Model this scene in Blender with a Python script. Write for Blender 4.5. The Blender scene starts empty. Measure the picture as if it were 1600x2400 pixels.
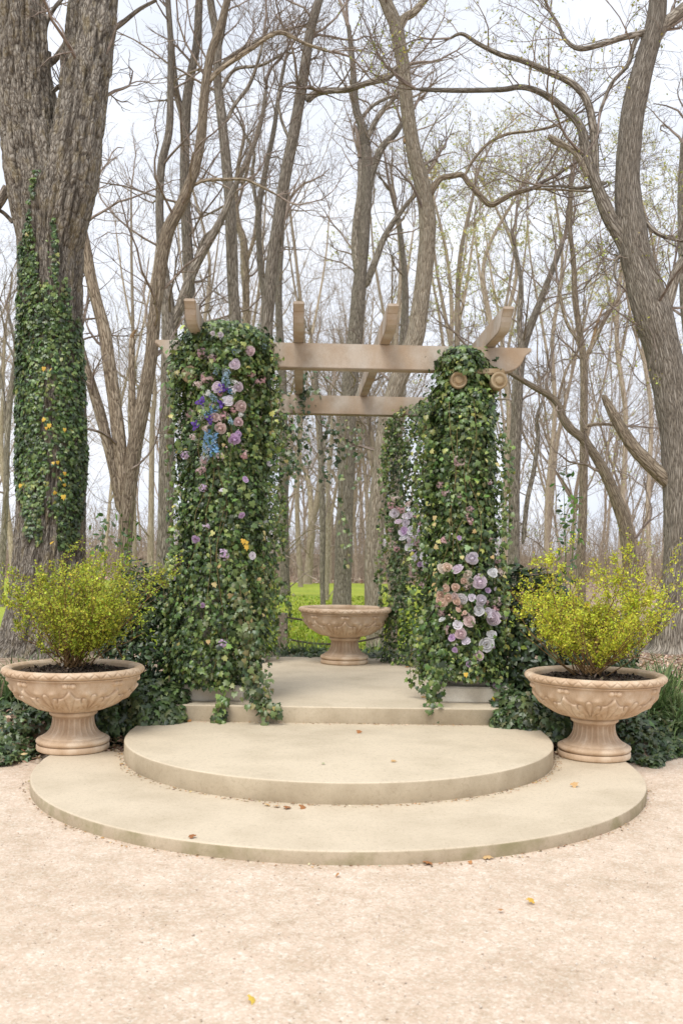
import bpy, bmesh, math, random
import numpy as np
from mathutils import Vector, Matrix

rng = np.random.default_rng(11)
random.seed(11)
sc = bpy.context.scene
COL = sc.collection

# ------------------------------------------------------------------ camera
F = 2333.0; CX = 800.0; HY = 1295.0; CAMZ = 1.78; ROLL = math.radians(0.8); DK = 1.0204
cd = bpy.data.cameras.new('camera')
cam = bpy.data.objects.new('camera', cd); COL.objects.link(cam)
cd.sensor_width = 36.0; cd.lens = 35.0; cd.sensor_fit = 'AUTO'
cd.shift_y = (HY - 1200.0) / 2400.0
cd.clip_start = 0.1; cd.clip_end = 2000.0
cam.location = (0, 0, CAMZ)
cam.rotation_euler = (Matrix.Rotation(math.pi / 2, 4, 'X') @ Matrix.Rotation(ROLL, 4, 'Z')).to_euler()
cd.dof.use_dof = True; cd.dof.focus_distance = 9.3; cd.dof.aperture_fstop = 3.2
sc.camera = cam

# ------------------------------------------------------------------ sky, sun, exposure
SUN_EL, SUN_AZ = math.radians(58), math.radians(205)
w = bpy.data.worlds.new('World'); sc.world = w; w.use_nodes = True
nt = w.node_tree; nt.nodes.clear()
def wn(t, **k):
    n = nt.nodes.new(t)
    for a, b in k.items(): setattr(n, a, b)
    return n
out = wn('ShaderNodeOutputWorld'); bg = wn('ShaderNodeBackground')
sky = wn('ShaderNodeTexSky', sky_type='NISHITA', sun_disc=False)
sky.sun_elevation = SUN_EL; sky.sun_rotation = SUN_AZ; sky.dust_density = 3.0; sky.air_density = 1.0
hs = wn('ShaderNodeHueSaturation'); hs.inputs['Saturation'].default_value = 0.22; hs.inputs['Value'].default_value = 1.1
tc = wn('ShaderNodeTexCoord'); mp = wn('ShaderNodeMapping'); mp.inputs['Scale'].default_value = (1.6, 1.6, 3.2)
nz = wn('ShaderNodeTexNoise'); nz.inputs['Scale'].default_value = 1.7; nz.inputs['Detail'].default_value = 5; nz.inputs['Roughness'].default_value = 0.5
cr = wn('ShaderNodeValToRGB')
cr.color_ramp.elements[0].position = 0.33; cr.color_ramp.elements[0].color = (6.5, 7.0, 8.0, 1)
cr.color_ramp.elements[1].position = 0.66; cr.color_ramp.elements[1].color = (9.0, 9.3, 10.0, 1)
mx = wn('ShaderNodeMix', data_type='RGBA'); mx.inputs['Factor'].default_value = 0.86
L = nt.links.new
L(tc.outputs['Generated'], mp.inputs['Vector']); L(mp.outputs[0], nz.inputs['Vector']); L(nz.outputs['Fac'], cr.inputs['Fac'])
L(sky.outputs[0], hs.inputs['Color']); L(hs.outputs[0], mx.inputs['A']); L(cr.outputs[0], mx.inputs['B'])
L(mx.outputs['Result'], bg.inputs['Color']); bg.inputs['Strength'].default_value = 0.094
L(bg.outputs[0], out.inputs['Surface'])
sd = bpy.data.lights.new('sun', 'SUN'); sun = bpy.data.objects.new('sun', sd); COL.objects.link(sun)
sd.energy = 2.0; sd.angle = math.radians(32); sd.color = (1.0, 0.965, 0.91)
_sdv = Vector((math.sin(SUN_AZ) * math.cos(SUN_EL), math.cos(SUN_AZ) * math.cos(SUN_EL), math.sin(SUN_EL)))
sun.rotation_euler = _sdv.to_track_quat('Z', 'Y').to_euler()
sc.view_settings.view_transform = 'Standard'; sc.view_settings.look = 'None'
sc.view_settings.exposure = 0.55; sc.view_settings.gamma = 1.0; sc.view_settings.use_curve_mapping = False
sc.render.film_transparent = False
try:
    sc.cycles.max_bounces = 6; sc.cycles.diffuse_bounces = 3; sc.cycles.glossy_bounces = 2
    sc.cycles.transmission_bounces = 2; sc.cycles.use_denoising = True
    sc.cycles.caustics_reflective = False; sc.cycles.caustics_refractive = False
except Exception: pass

# ------------------------------------------------------------------ helpers
_c, _s = math.cos(ROLL), math.sin(ROLL)
def P(x, y, Y):
    """a point seen at (x, y) of the 1568x2352 picture, Y metres from the viewer"""
    dx, dy = x * DK - CX, y * DK - HY
    a, b = dx * _c + dy * _s, -dx * _s + dy * _c
    return np.array((a * Y / F, Y, CAMZ - b * Y / F))
def ray(x, y):
    p = P(x, y, 1.0) - np.array((0, 0, CAMZ)); return p
def unit(a):
    return a / np.maximum(np.linalg.norm(a, axis=-1, keepdims=True), 1e-9)
def vnoise(p, seed=0):
    """value noise in [-1,1] for points (N,3)"""
    p = np.asarray(p, float); i = np.floor(p).astype(np.int64); f = p - i; f = f * f * (3 - 2 * f)
    r = 0.0
    for dx in (0, 1):
        for dy in (0, 1):
            for dz in (0, 1):
                h = (i[:, 0] + dx) * 73856093 ^ (i[:, 1] + dy) * 19349663 ^ (i[:, 2] + dz) * 83492791 ^ (seed * 2654435761 & 0xffffffff)
                h = (h ^ (h >> 13)) * 1274126177 & 0x7fffffff
                h = (h ^ (h >> 15)) & 0xffff
                wgt = (f[:, 0] if dx else 1 - f[:, 0]) * (f[:, 1] if dy else 1 - f[:, 1]) * (f[:, 2] if dz else 1 - f[:, 2])
                r = r + wgt * (h / 32767.5 - 1)
    return r
def fbm(p, o=3, seed=0):
    r, a = 0.0, 0.5
    for k in range(o): r = r + a * vnoise(np.asarray(p) * 2 ** k, seed + k); a *= .5
    return r

def new_mesh(name, v, faces, mat=None, smooth=True, attrs=None):
    """faces: list of int arrays (M,k)"""
    v = np.asarray(v, np.float32)
    if not isinstance(faces, list): faces = [faces]
    faces = [np.asarray(f, np.int32) for f in faces if len(f)]
    me = bpy.data.meshes.new(name)
    me.vertices.add(len(v)); me.vertices.foreach_set('co', v.ravel())
    nl = sum(f.size for f in faces); npol = sum(len(f) for f in faces)
    me.loops.add(nl); me.polygons.add(npol)
    me.loops.foreach_set('vertex_index', np.concatenate([f.ravel() for f in faces]))
    tot = np.concatenate([np.full(len(f), f.shape[1], np.int32) for f in faces])
    st = np.concatenate(([0], np.cumsum(tot)[:-1])).astype(np.int32)
    me.polygons.foreach_set('loop_start', st)
    try: me.polygons.foreach_set('loop_total', tot)
    except Exception: pass
    if smooth: me.polygons.foreach_set('use_smooth', np.ones(npol, bool))
    for an, (ty, data) in (attrs or {}).items():
        a = me.attributes.new(an, ty, 'POINT')
        a.data.foreach_set('color' if ty == 'FLOAT_COLOR' else 'vector' if ty == 'FLOAT_VECTOR' else 'value', np.asarray(data, np.float32).ravel())
    if mat: me.materials.append(mat)
    me.update(calc_edges=True); me.validate()
    return me
def link(name, me, parent=None, loc=None):
    o = bpy.data.objects.new(name, me); COL.objects.link(o)
    if parent is not None: o.parent = parent
    if loc is not None: o.location = loc
    return o
def part(name, v, faces, mat, parent, smooth=True, attrs=None, kind=None):
    """mesh given in world coordinates, hung under its thing"""
    base = np.zeros(3); p = parent
    while p is not None: base = base + np.array(p.location); p = p.parent
    v = np.asarray(v, float)
    c = np.zeros(3)
    o = link(name, new_mesh(name, v - base - c, faces, mat, smooth, attrs), parent)
    if kind: o['kind'] = kind
    return o
def tag(o, label=None, cat=None, group=None, kind=None):
    if label: o['label'] = label
    if cat: o['category'] = cat
    if group: o['group'] = group
    if kind: o['kind'] = kind
    return o
def empty(name, loc, label, cat, group=None):
    o = bpy.data.objects.new(name, None); COL.objects.link(o); o.location = tuple(float(a) for a in loc)
    o.empty_display_size = .1
    return tag(o, label, cat, group)

# ---- shape builders returning (verts, [faces])
def join(items):
    vs, f3, f4, n = [], [], [], 0
    for v, fs in items:
        vs.append(v)
        for f in (fs if isinstance(fs, list) else [fs]):
            f = np.asarray(f)
            (f3 if f.shape[1] == 3 else f4).append(f + n)
        n += len(v)
    fl = []
    if f3: fl.append(np.concatenate(f3))
    if f4: fl.append(np.concatenate(f4))
    return np.concatenate(vs), fl
def tubes(Pt, R, s, cap=False):
    """Pt (N,k,3), R (N,k) -> verts, quads, bark coords"""
    N, k, _ = Pt.shape
    T = np.empty_like(Pt); T[:, 1:-1] = Pt[:, 2:] - Pt[:, :-2]; T[:, 0] = Pt[:, 1] - Pt[:, 0]; T[:, -1] = Pt[:, -1] - Pt[:, -2]
    T = unit(T); m = unit(T.mean(1))
    ref = np.where(np.abs(m[:, 2:3]) < .8, np.array([[0, 0, 1.]]), np.array([[0, 1., 0]]))[:, None, :]
    U = unit(np.cross(T, np.broadcast_to(ref, T.shape))); V = np.cross(T, U)
    a = np.arange(s) * 2 * math.pi / s
    ca, sa = np.cos(a), np.sin(a)
    D = U[:, :, None, :] * ca[None, None, :, None] + V[:, :, None, :] * sa[None, None, :, None]
    v = Pt[:, :, None, :] + D * R[:, :, None, None]
    seg = np.linalg.norm(np.diff(Pt, axis=1), axis=2); ln = np.concatenate((np.zeros((N, 1)), np.cumsum(seg, 1)), 1)
    rm = R.max(1)[:, None, None]
    off = rng.random((N, 1, 1)) * 50
    bk = np.stack((np.broadcast_to(ca * rm, (N, k, s)), np.broadcast_to(sa * rm, (N, k, s)), np.broadcast_to(ln[:, :, None] + off, (N, k, s))), -1)
    base = (np.arange(N) * k * s)[:, None, None] + (np.arange(k - 1) * s)[None, :, None] + np.arange(s)[None, None, :]
    nx = (np.arange(N) * k * s)[:, None, None] + (np.arange(k - 1) * s)[None, :, None] + ((np.arange(s) + 1) % s)[None, None, :]
    q = np.stack((base, nx, nx + s, base + s), -1).reshape(-1, 4)
    return v.reshape(-1, 3), q, bk.reshape(-1, 3)
def smooth_path(pts, n):
    """Catmull-Rom through (m,d) rows -> n samples"""
    p = np.asarray(pts, float); p = np.vstack((2 * p[0] - p[1], p, 2 * p[-1] - p[-2]))
    m = len(p) - 3; t = np.linspace(0, m - 1e-6, n); i = t.astype(int); f = (t - i)[:, None]
    a, b, c, d = p[i], p[i + 1], p[i + 2], p[i + 3]
    return .5 * (2 * b + (c - a) * f + (2 * a - 5 * b + 4 * c - d) * f ** 2 + (3 * b - a - 3 * c + d) * f ** 3)
def lathe(prof, n, disp=None, cx=0, cy=0, cz=0):
    pr = np.asarray(prof, float); m = len(pr); th = np.arange(n) * 2 * math.pi / n
    r = np.repeat(pr[:, :1], n, 1); z = np.repeat(pr[:, 1:], n, 1); t = np.repeat(th[None], m, 0)
    if disp is not None: r = r + disp(t, z, r)
    v = np.stack((cx + r * np.cos(t), cy + r * np.sin(t), cz + z), -1).reshape(-1, 3)
    b = (np.arange(m - 1) * n)[:, None] + np.arange(n)[None]; c = (np.arange(m - 1) * n)[:, None] + ((np.arange(n) + 1) % n)[None]
    return v, [np.stack((b, c, c + n, b + n), -1).reshape(-1, 4)]
def box(x0, x1, y0, y1, z0, z1):
    v = np.array([(x, y, z) for z in (z0, z1) for y in (y0, y1) for x in (x0, x1)], float)
    return v, [np.array([(0, 2, 3, 1), (4, 5, 7, 6), (0, 1, 5, 4), (2, 6, 7, 3), (0, 4, 6, 2), (1, 3, 7, 5)])]
def extrude_outline(pts, z0, z1, bev=0.0, name='m'):
    """outline in XY -> bevelled slab as (verts, faces) lists via bmesh"""
    bm = bmesh.new(); vs = [bm.verts.new((x, y, z0)) for x, y in pts]; f = bm.faces.new(vs)
    r = bmesh.ops.extrude_face_region(bm, geom=[f]); top = [g for g in r['geom'] if isinstance(g, bmesh.types.BMVert)]
    for t in top: t.co.z = z1
    if bev:
        ts = set(top); es = [e for e in bm.edges if e.verts[0] in ts and e.verts[1] in ts]
        bmesh.ops.bevel(bm, geom=es, offset=bev, segments=3, affect='EDGES', profile=.5)
    bmesh.ops.recalc_face_normals(bm, faces=bm.faces[:])
    return bm
def bm_part(name, bm, mat, parent, smooth=False):
    me = bpy.data.meshes.new(name); bm.to_mesh(me); bm.free(); me.materials.append(mat)
    if smooth:
        for p in me.polygons: p.use_smooth = True
    return link(name, me, parent)

# ------------------------------------------------------------------ materials
def mat_new(name):
    m = bpy.data.materials.new(name); m.use_nodes = True; t = m.node_tree; b = t.nodes['Principled BSDF']
    def N(ty, **k):
        n = t.nodes.new(ty)
        for a, v in k.items(): setattr(n, a, v)
        return n
    return m, t, b, N, t.links.new
def ramp(N, stops):
    c = N('ShaderNodeValToRGB'); e = c.color_ramp.elements
    while len(e) < len(stops): e.new(.5)
    for i, (p, col) in enumerate(stops): e[i].position = p; e[i].color = (*col, 1)
    return c
def coords(N, Lk, attr=None, scale=(1, 1, 1)):
    if attr: c = N('ShaderNodeAttribute', attribute_name=attr); o = c.outputs['Vector']
    else: c = N('ShaderNodeTexCoord'); o = c.outputs['Object']
    mpn = N('ShaderNodeMapping'); mpn.inputs['Scale'].default_value = scale; Lk(o, mpn.inputs['Vector']); return mpn.outputs[0]
def noise(N, Lk, vec, scale, detail=4, rough=.55):
    n = N('ShaderNodeTexNoise'); n.inputs['Scale'].default_value = scale; n.inputs['Detail'].default_value = detail; n.inputs['Roughness'].default_value = rough
    Lk(vec, n.inputs['Vector']); return n.outputs['Fac']
def mixc(N, Lk, fac, a, b, mode='MIX'):
    m = N('ShaderNodeMix', data_type='RGBA', blend_type=mode)
    for k, v in (('Factor', fac), ('A', a), ('B', b)):
        if hasattr(v, 'is_output'): Lk(v, m.inputs[k])
        elif k == 'Factor': m.inputs[k].default_value = v
        else: m.inputs[k].default_value = (*v, 1)
    return m.outputs['Result']
def mathn(N, Lk, op, a, b=None):
    m = N('ShaderNodeMath', operation=op)
    for i, v in enumerate((a, b)):
        if v is None: continue
        if hasattr(v, 'is_output'): Lk(v, m.inputs[i])
        else: m.inputs[i].default_value = v
    return m.outputs[0]
def bump(N, Lk, b, h, strength, dist):
    n = N('ShaderNodeBump'); n.inputs['Strength'].default_value = strength; n.inputs['Distance'].default_value = dist
    Lk(h, n.inputs['Height']); Lk(n.outputs[0], b.inputs['Normal'])

def bark_mat(name, dark, mid, light, ridge=26, rnd=.25, lichen=0.0, furrow_shade=False, zs=.22):
    m, t, b, N, Lk = mat_new(name)
    v = coords(N, Lk, 'bark', (1, 1, zs))
    wp = N('ShaderNodeTexNoise'); wp.inputs['Scale'].default_value = ridge * .45; wp.inputs['Detail'].default_value = 3; Lk(v, wp.inputs['Vector'])
    va = N('ShaderNodeVectorMath', operation='SCALE'); va.inputs['Scale'].default_value = 2.2 / ridge; Lk(wp.outputs['Color'], va.inputs[0])
    vb = N('ShaderNodeVectorMath', operation='ADD'); Lk(v, vb.inputs[0]); Lk(va.outputs[0], vb.inputs[1])
    vo = N('ShaderNodeTexVoronoi', feature='DISTANCE_TO_EDGE'); vo.inputs['Scale'].default_value = ridge; Lk(vb.outputs[0], vo.inputs['Vector'])
    n0 = noise(N, Lk, coords(N, Lk, 'bark', (1, 1, .4)), ridge * 2.2, 4, .6)
    n1 = mathn(N, Lk, 'ADD', mathn(N, Lk, 'MULTIPLY', mathn(N, Lk, 'MINIMUM', vo.outputs['Distance'], .32), 1.55), mathn(N, Lk, 'MULTIPLY', n0, .62)); n2 = noise(N, Lk, coords(N, Lk, 'bark', (1, 1, .5)), 4, 3)
    c = ramp(N, [(.30, dark), (.47, mid), (.80, light)]); Lk(n1, c.inputs['Fac'])
    oi = N('ShaderNodeObjectInfo')
    c2 = mixc(N, Lk, mathn(N, Lk, 'MULTIPLY', n2, .55), c.outputs[0], tuple(a * .62 for a in mid))
    if lichen:
        n3 = noise(N, Lk, coords(N, Lk, 'bark', (1, 1, .6)), 9, 4); cr3 = ramp(N, [(.52, (0, 0, 0)), (.62, (lichen,) * 3)]); Lk(n3, cr3.inputs['Fac'])
        c2 = mixc(N, Lk, cr3.outputs[0], c2, (.30, .235, .115))
        n4 = noise(N, Lk, coords(N, Lk, 'bark', (1, 1, .7)), 30, 3); cr4 = ramp(N, [(.6, (0, 0, 0)), (.68, (lichen,) * 3)]); Lk(n4, cr4.inputs['Fac'])
        c2 = mixc(N, Lk, cr4.outputs[0], c2, (.42, .42, .38))
    if furrow_shade:
        fa = N('ShaderNodeAttribute', attribute_name='furrow_shade'); c2 = mixc(N, Lk, fa.outputs['Fac'], c2, (.045, .034, .025))  # shade of the bark cracks painted into the colour, strengthening the relief
    hv = N('ShaderNodeHueSaturation'); Lk(c2, hv.inputs['Color']); Lk(mathn(N, Lk, 'MULTIPLY_ADD', oi.outputs['Random'], rnd * 2), hv.inputs['Value'])
    hv.inputs['Value'].links[0].from_node.inputs[2].default_value = 1 - rnd
    Lk(hv.outputs[0], b.inputs['Base Color']); b.inputs['Roughness'].default_value = .92; b.inputs['Specular IOR Level'].default_value = .2
    bump(N, Lk, b, n1, 1.0, .035)
    if furrow_shade: pass
    return m
def leaf_mat(name, rough=.36, spec=.55, attr='lc', trans=.15):
    m, t, b, N, Lk = mat_new(name)
    a = N('ShaderNodeAttribute', attribute_name=attr)
    n = noise(N, Lk, coords(N, Lk), 60, 2); col = mixc(N, Lk, mathn(N, Lk, 'MULTIPLY', n, .5), a.outputs['Color'], (.5, .5, .45), 'MULTIPLY')
    Lk(a.outputs['Color'] if True else col, b.inputs['Base Color']); b.inputs['Roughness'].default_value = rough; b.inputs['Specular IOR Level'].default_value = spec
    if trans:
        tr = N('ShaderNodeBsdfTranslucent'); Lk(a.outputs['Color'], tr.inputs['Color']); mxs = N('ShaderNodeMixShader'); mxs.inputs[0].default_value = trans
        Lk(b.outputs[0], mxs.inputs[1]); Lk(tr.outputs[0], mxs.inputs[2]); Lk(mxs.outputs[0], t.nodes['Material Output'].inputs['Surface'])
    return m
def objleaf_mat(name, stops, rough=.42):
    m, t, b, N, Lk = mat_new(name); oi = N('ShaderNodeObjectInfo'); c = ramp(N, stops); Lk(oi.outputs['Random'], c.inputs['Fac'])
    Lk(c.outputs[0], b.inputs['Base Color']); b.inputs['Roughness'].default_value = rough; return m

M = {}
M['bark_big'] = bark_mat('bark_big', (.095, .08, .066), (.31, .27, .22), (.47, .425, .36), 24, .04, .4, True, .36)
M['bark_grey'] = bark_mat('bark_grey', (.07, .057, .045), (.28, .24, .19), (.47, .42, .355), 17, .18)
M['bark_tan'] = bark_mat('bark_tan', (.105, .078, .054), (.35, .28, .20), (.50, .42, .315), 17, .14)
M['bark_pale'] = bark_mat('bark_pale', (.15, .12, .085), (.42, .355, .265), (.57, .50, .40), 20, .08)
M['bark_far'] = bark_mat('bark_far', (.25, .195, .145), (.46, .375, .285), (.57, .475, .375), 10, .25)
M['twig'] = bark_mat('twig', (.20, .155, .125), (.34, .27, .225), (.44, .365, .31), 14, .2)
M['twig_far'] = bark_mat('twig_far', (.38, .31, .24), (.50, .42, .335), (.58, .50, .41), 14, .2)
M['broken'] = bark_mat('broken', (.20, .12, .06), (.40, .27, .15), (.52, .38, .24), 20, .1)
M['leaf'] = leaf_mat('ivy_leaf'); M['leaf_matte'] = leaf_mat('shrub_leaf', .6, .3, 'lc', .35)
M['litter'] = leaf_mat('litter', .8, .2, 'lc', .1)
M['ivy_obj'] = objleaf_mat('ivy_single_leaf', [(0, (.042, .075, .02)), (.35, (.08, .132, .034)), (.7, (.13, .188, .05)), (.93, (.20, .255, .07)), (1, (.32, .33, .10))])
M['yellow_leaf'] = objleaf_mat('yellow_leaf', [(0, (.52, .30, .03)), (1, (.62, .43, .05))], .5)
M['tan_leaf'] = objleaf_mat('tan_leaf', [(0, (.38, .24, .10)), (.5, (.48, .40, .18)), (1, (.36, .37, .12))], .7)
M['dry_leaf'] = objleaf_mat('dry_leaf', [(0, (.26, .10, .03)), (.6, (.42, .20, .07)), (1, (.5, .33, .15))], .8)

def concrete_mat(name, base, dirt, moss=0.0):
    m, t, b, N, Lk = mat_new(name); v = coords(N, Lk)
    n1 = noise(N, Lk, v, 1.7, 6, .6); n2 = noise(N, Lk, v, 38, 4, .7); n3 = noise(N, Lk, v, 190, 3, .6)
    c = ramp(N, [(.32, dirt), (.58, base)]); Lk(n1, c.inputs['Fac'])
    sp = ramp(N, [(.30, tuple(a * .72 for a in dirt)), (.46, (1, 1, 1)), (.7, (1.06, 1.05, 1.03))]); Lk(n2, sp.inputs['Fac'])
    col = mixc(N, Lk, .28, c.outputs[0], sp.outputs[0], 'MULTIPLY')
    gr = ramp(N, [(.35, (.8, .8, .8)), (.6, (1.05, 1.05, 1.05))]); Lk(n3, gr.inputs['Fac']); col = mixc(N, Lk, .6, col, gr.outputs[0], 'MULTIPLY')
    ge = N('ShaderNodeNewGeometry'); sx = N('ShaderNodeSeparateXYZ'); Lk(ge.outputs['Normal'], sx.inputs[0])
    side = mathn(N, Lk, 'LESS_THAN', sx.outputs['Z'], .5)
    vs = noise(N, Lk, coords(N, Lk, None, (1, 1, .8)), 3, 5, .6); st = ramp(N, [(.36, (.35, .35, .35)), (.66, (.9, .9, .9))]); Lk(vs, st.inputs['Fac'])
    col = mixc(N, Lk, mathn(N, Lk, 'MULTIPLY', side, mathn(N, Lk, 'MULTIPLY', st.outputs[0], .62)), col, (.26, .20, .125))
    if moss:
        ms = ramp(N, [(.45, (0, 0, 0)), (.62, (moss,) * 3)]); Lk(noise(N, Lk, v, 3.1, 5, .65), ms.inputs['Fac'])
        col = mixc(N, Lk, mathn(N, Lk, 'MULTIPLY', side, ms.outputs[0]), col, (.17, .165, .055))
    Lk(col, b.inputs['Base Color']); b.inputs['Roughness'].default_value = .88; b.inputs['Specular IOR Level'].default_value = .25
    bump(N, Lk, b, n3, .35, .004); return m
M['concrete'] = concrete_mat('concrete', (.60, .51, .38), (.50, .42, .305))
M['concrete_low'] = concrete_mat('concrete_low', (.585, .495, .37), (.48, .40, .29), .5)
def stone_mat(name, base, dark, rust, rs=.6):
    m, t, b, N, Lk = mat_new(name); v = coords(N, Lk)
    c = ramp(N, [(.35, dark), (.6, base)]); Lk(noise(N, Lk, v, 2.6, 5), c.inputs['Fac'])
    r = ramp(N, [(.42, (0, 0, 0)), (.64, (rs,) * 3)]); Lk(noise(N, Lk, coords(N, Lk, None, (1, 1, .5)), 3.3, 4), r.inputs['Fac'])
    col = mixc(N, Lk, r.outputs[0], c.outputs[0], rust)
    n = noise(N, Lk, v, 120, 3); g = ramp(N, [(.35, (.82, .82, .82)), (.6, (1.04, 1.04, 1.04))]); Lk(n, g.inputs['Fac'])
    Lk(mixc(N, Lk, .6, col, g.outputs[0], 'MULTIPLY'), b.inputs['Base Color']); b.inputs['Roughness'].default_value = .85; b.inputs['Specular IOR Level'].default_value = .25
    bump(N, Lk, b, n, .25, .003); return m
M['beam'] = stone_mat('cast_stone_beam', (.52, .465, .40), (.33, .265, .20), (.40, .275, .17), .55)
M['block'] = stone_mat('cast_stone_block', (.72, .68, .60), (.54, .49, .41), (.44, .36, .25), .4)
M['capital'] = stone_mat('cast_stone_capital', (.52, .44, .31), (.36, .27, .16), (.36, .22, .10), .6)
def terra_mat():
    m, t, b, N, Lk = mat_new('terracotta'); v = coords(N, Lk)
    c = ramp(N, [(.30, (.43, .295, .185)), (.5, (.56, .42, .295)), (.68, (.68, .56, .43))]); Lk(noise(N, Lk, coords(N, Lk, None, (1, 1, .6)), 5.5, 6, .62), c.inputs['Fac'])
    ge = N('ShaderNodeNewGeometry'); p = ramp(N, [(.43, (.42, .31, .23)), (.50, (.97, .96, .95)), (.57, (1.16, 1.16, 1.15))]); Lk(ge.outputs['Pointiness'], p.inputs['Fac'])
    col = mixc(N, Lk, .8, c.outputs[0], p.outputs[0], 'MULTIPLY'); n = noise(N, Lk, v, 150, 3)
    g = ramp(N, [(.35, (.85, .84, .82)), (.6, (1.03, 1.03, 1.03))]); Lk(n, g.inputs['Fac'])
    Lk(mixc(N, Lk, .6, col, g.outputs[0], 'MULTIPLY'), b.inputs['Base Color']); b.inputs['Roughness'].default_value = .85; b.inputs['Specular IOR Level'].default_value = .25
    bump(N, Lk, b, n, .2, .003); return m
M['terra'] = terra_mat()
def gravel_mat():
    m, t, b, N, Lk = mat_new('gravel'); v = coords(N, Lk)
    vo = N('ShaderNodeTexVoronoi'); vo.inputs['Scale'].default_value = 105; Lk(v, vo.inputs['Vector'])
    vo2 = N('ShaderNodeTexVoronoi'); vo2.inputs['Scale'].default_value = 46; Lk(v, vo2.inputs['Vector'])
    s1 = N('ShaderNodeSeparateColor'); Lk(vo.outputs['Color'], s1.inputs[0]); s2 = N('ShaderNodeSeparateColor'); Lk(vo2.outputs['Color'], s2.inputs[0])
    stops = [(0, (.42, .33, .25)), (.12, (.53, .42, .325)), (.4, (.65, .525, .42)), (.65, (.61, .465, .375)), (.82, (.70, .61, .51)), (1, (.80, .76, .70))]
    c1 = ramp(N, stops); Lk(s1.outputs[0], c1.inputs['Fac']); c2 = ramp(N, stops); Lk(s2.outputs[1], c2.inputs['Fac'])
    col = mixc(N, Lk, .22, mixc(N, Lk, .35, c1.outputs[0], c2.outputs[0]), (.64, .52, .42))
    n = noise(N, Lk, v, .9, 5, .6); g = ramp(N, [(.30, (.78, .755, .70)), (.52, (.90, .89, .855)), (.74, (.96, .955, .93))]); Lk(n, g.inputs['Fac'])
    n5 = noise(N, Lk, v, 4.5, 5, .7); g5 = ramp(N, [(.36, (.86, .84, .80)), (.6, (1.03, 1.03, 1.03))]); Lk(n5, g5.inputs['Fac'])
    col = mixc(N, Lk, 1, mixc(N, Lk, .85, col, g.outputs[0], 'MULTIPLY'), g5.outputs[0], 'MULTIPLY')
    Lk(col, b.inputs['Base Color']); b.inputs['Roughness'].default_value = .9; b.inputs['Specular IOR Level'].default_value = .2
    bump(N, Lk, b, mathn(N, Lk, 'ADD', vo.outputs['Distance'], vo2.outputs['Distance']), -.4, .008); return m
M['gravel'] = gravel_mat()
def flat_noise_mat(name, stops, scale, det=5, rough=.95, bd=.02, big=None):
    m, t, b, N, Lk = mat_new(name); v = coords(N, Lk); n = noise(N, Lk, v, scale, det, .68); c = ramp(N, stops); Lk(n, c.inputs['Fac']); col = c.outputs[0]
    if big: g = ramp(N, big[1]); Lk(noise(N, Lk, v, big[0], 4), g.inputs['Fac']); col = mixc(N, Lk, 1, col, g.outputs[0], 'MULTIPLY')
    Lk(col, b.inputs['Base Color']); b.inputs['Roughness'].default_value = rough; b.inputs['Specular IOR Level'].default_value = .15; bump(N, Lk, b, n, .7, bd); return m
M['floor'] = flat_noise_mat('forest_floor', [(.3, (.16, .11, .075)), (.48, (.33, .245, .175)), (.66, (.50, .40, .31))], 9, 7, .95, .03, (.35, [(.35, (.8, .78, .76)), (.65, (1.1, 1.08, 1.05))]))
M['soil'] = flat_noise_mat('soil', [(.3, (.02, .014, .01)), (.5, (.05, .036, .026)), (.7, (.13, .10, .075))], 30, 6)
M['lawn'] = flat_noise_mat('lawn', [(.28, (.20, .255, .035)), (.5, (.30, .355, .05)), (.72, (.40, .44, .085))], 5, 8, .9, .03, (.22, [(.35, (.78, .84, .8)), (.65, (1.12, 1.06, 1.0))]))
M['wood_post'] = flat_noise_mat('weathered_wood', [(.3, (.12, .095, .07)), (.55, (.25, .21, .16)), (.7, (.36, .31, .25))], 14, 5)
M['rope'] = flat_noise_mat('rope', [(.3, (.05, .04, .03)), (.7, (.15, .125, .095))], 60)
M['vine'] = flat_noise_mat('vine_stem', [(.3, (.13, .09, .04)), (.7, (.27, .21, .10))], 20)
M['stem_green'] = flat_noise_mat('green_stem', [(.3, (.09, .14, .03)), (.7, (.16, .22, .06))], 20)
M['shrub_stem'] = flat_noise_mat('shrub_stem', [(.3, (.14, .08, .035)), (.7, (.27, .17, .08))], 20)
def petal_mat():
    m, t, b, N, Lk = mat_new('petal'); oi = N('ShaderNodeObjectInfo'); a = N('ShaderNodeAttribute', attribute_name='tint')
    sp = N('ShaderNodeSeparateColor'); Lk(a.outputs['Color'], sp.inputs[0])
    c = mixc(N, Lk, sp.outputs[0], oi.outputs['Color'], (.78, .77, .66)); c = mixc(N, Lk, sp.outputs[1], c, (.30, .22, .03))
    c = mixc(N, Lk, sp.outputs[2], c, (.10, .19, .04)); Lk(c, b.inputs['Base Color']); b.inputs['Roughness'].default_value = .6
    b.inputs['Specular IOR Level'].default_value = .3
    tr = N('ShaderNodeBsdfTranslucent'); Lk(c, tr.inputs['Color']); mxs = N('ShaderNodeMixShader'); mxs.inputs[0].default_value = .5
    Lk(b.outputs[0], mxs.inputs[1]); Lk(tr.outputs[0], mxs.inputs[2]); Lk(mxs.outputs[0], t.nodes['Material Output'].inputs['Surface']); return m
M['petal'] = petal_mat()

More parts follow.
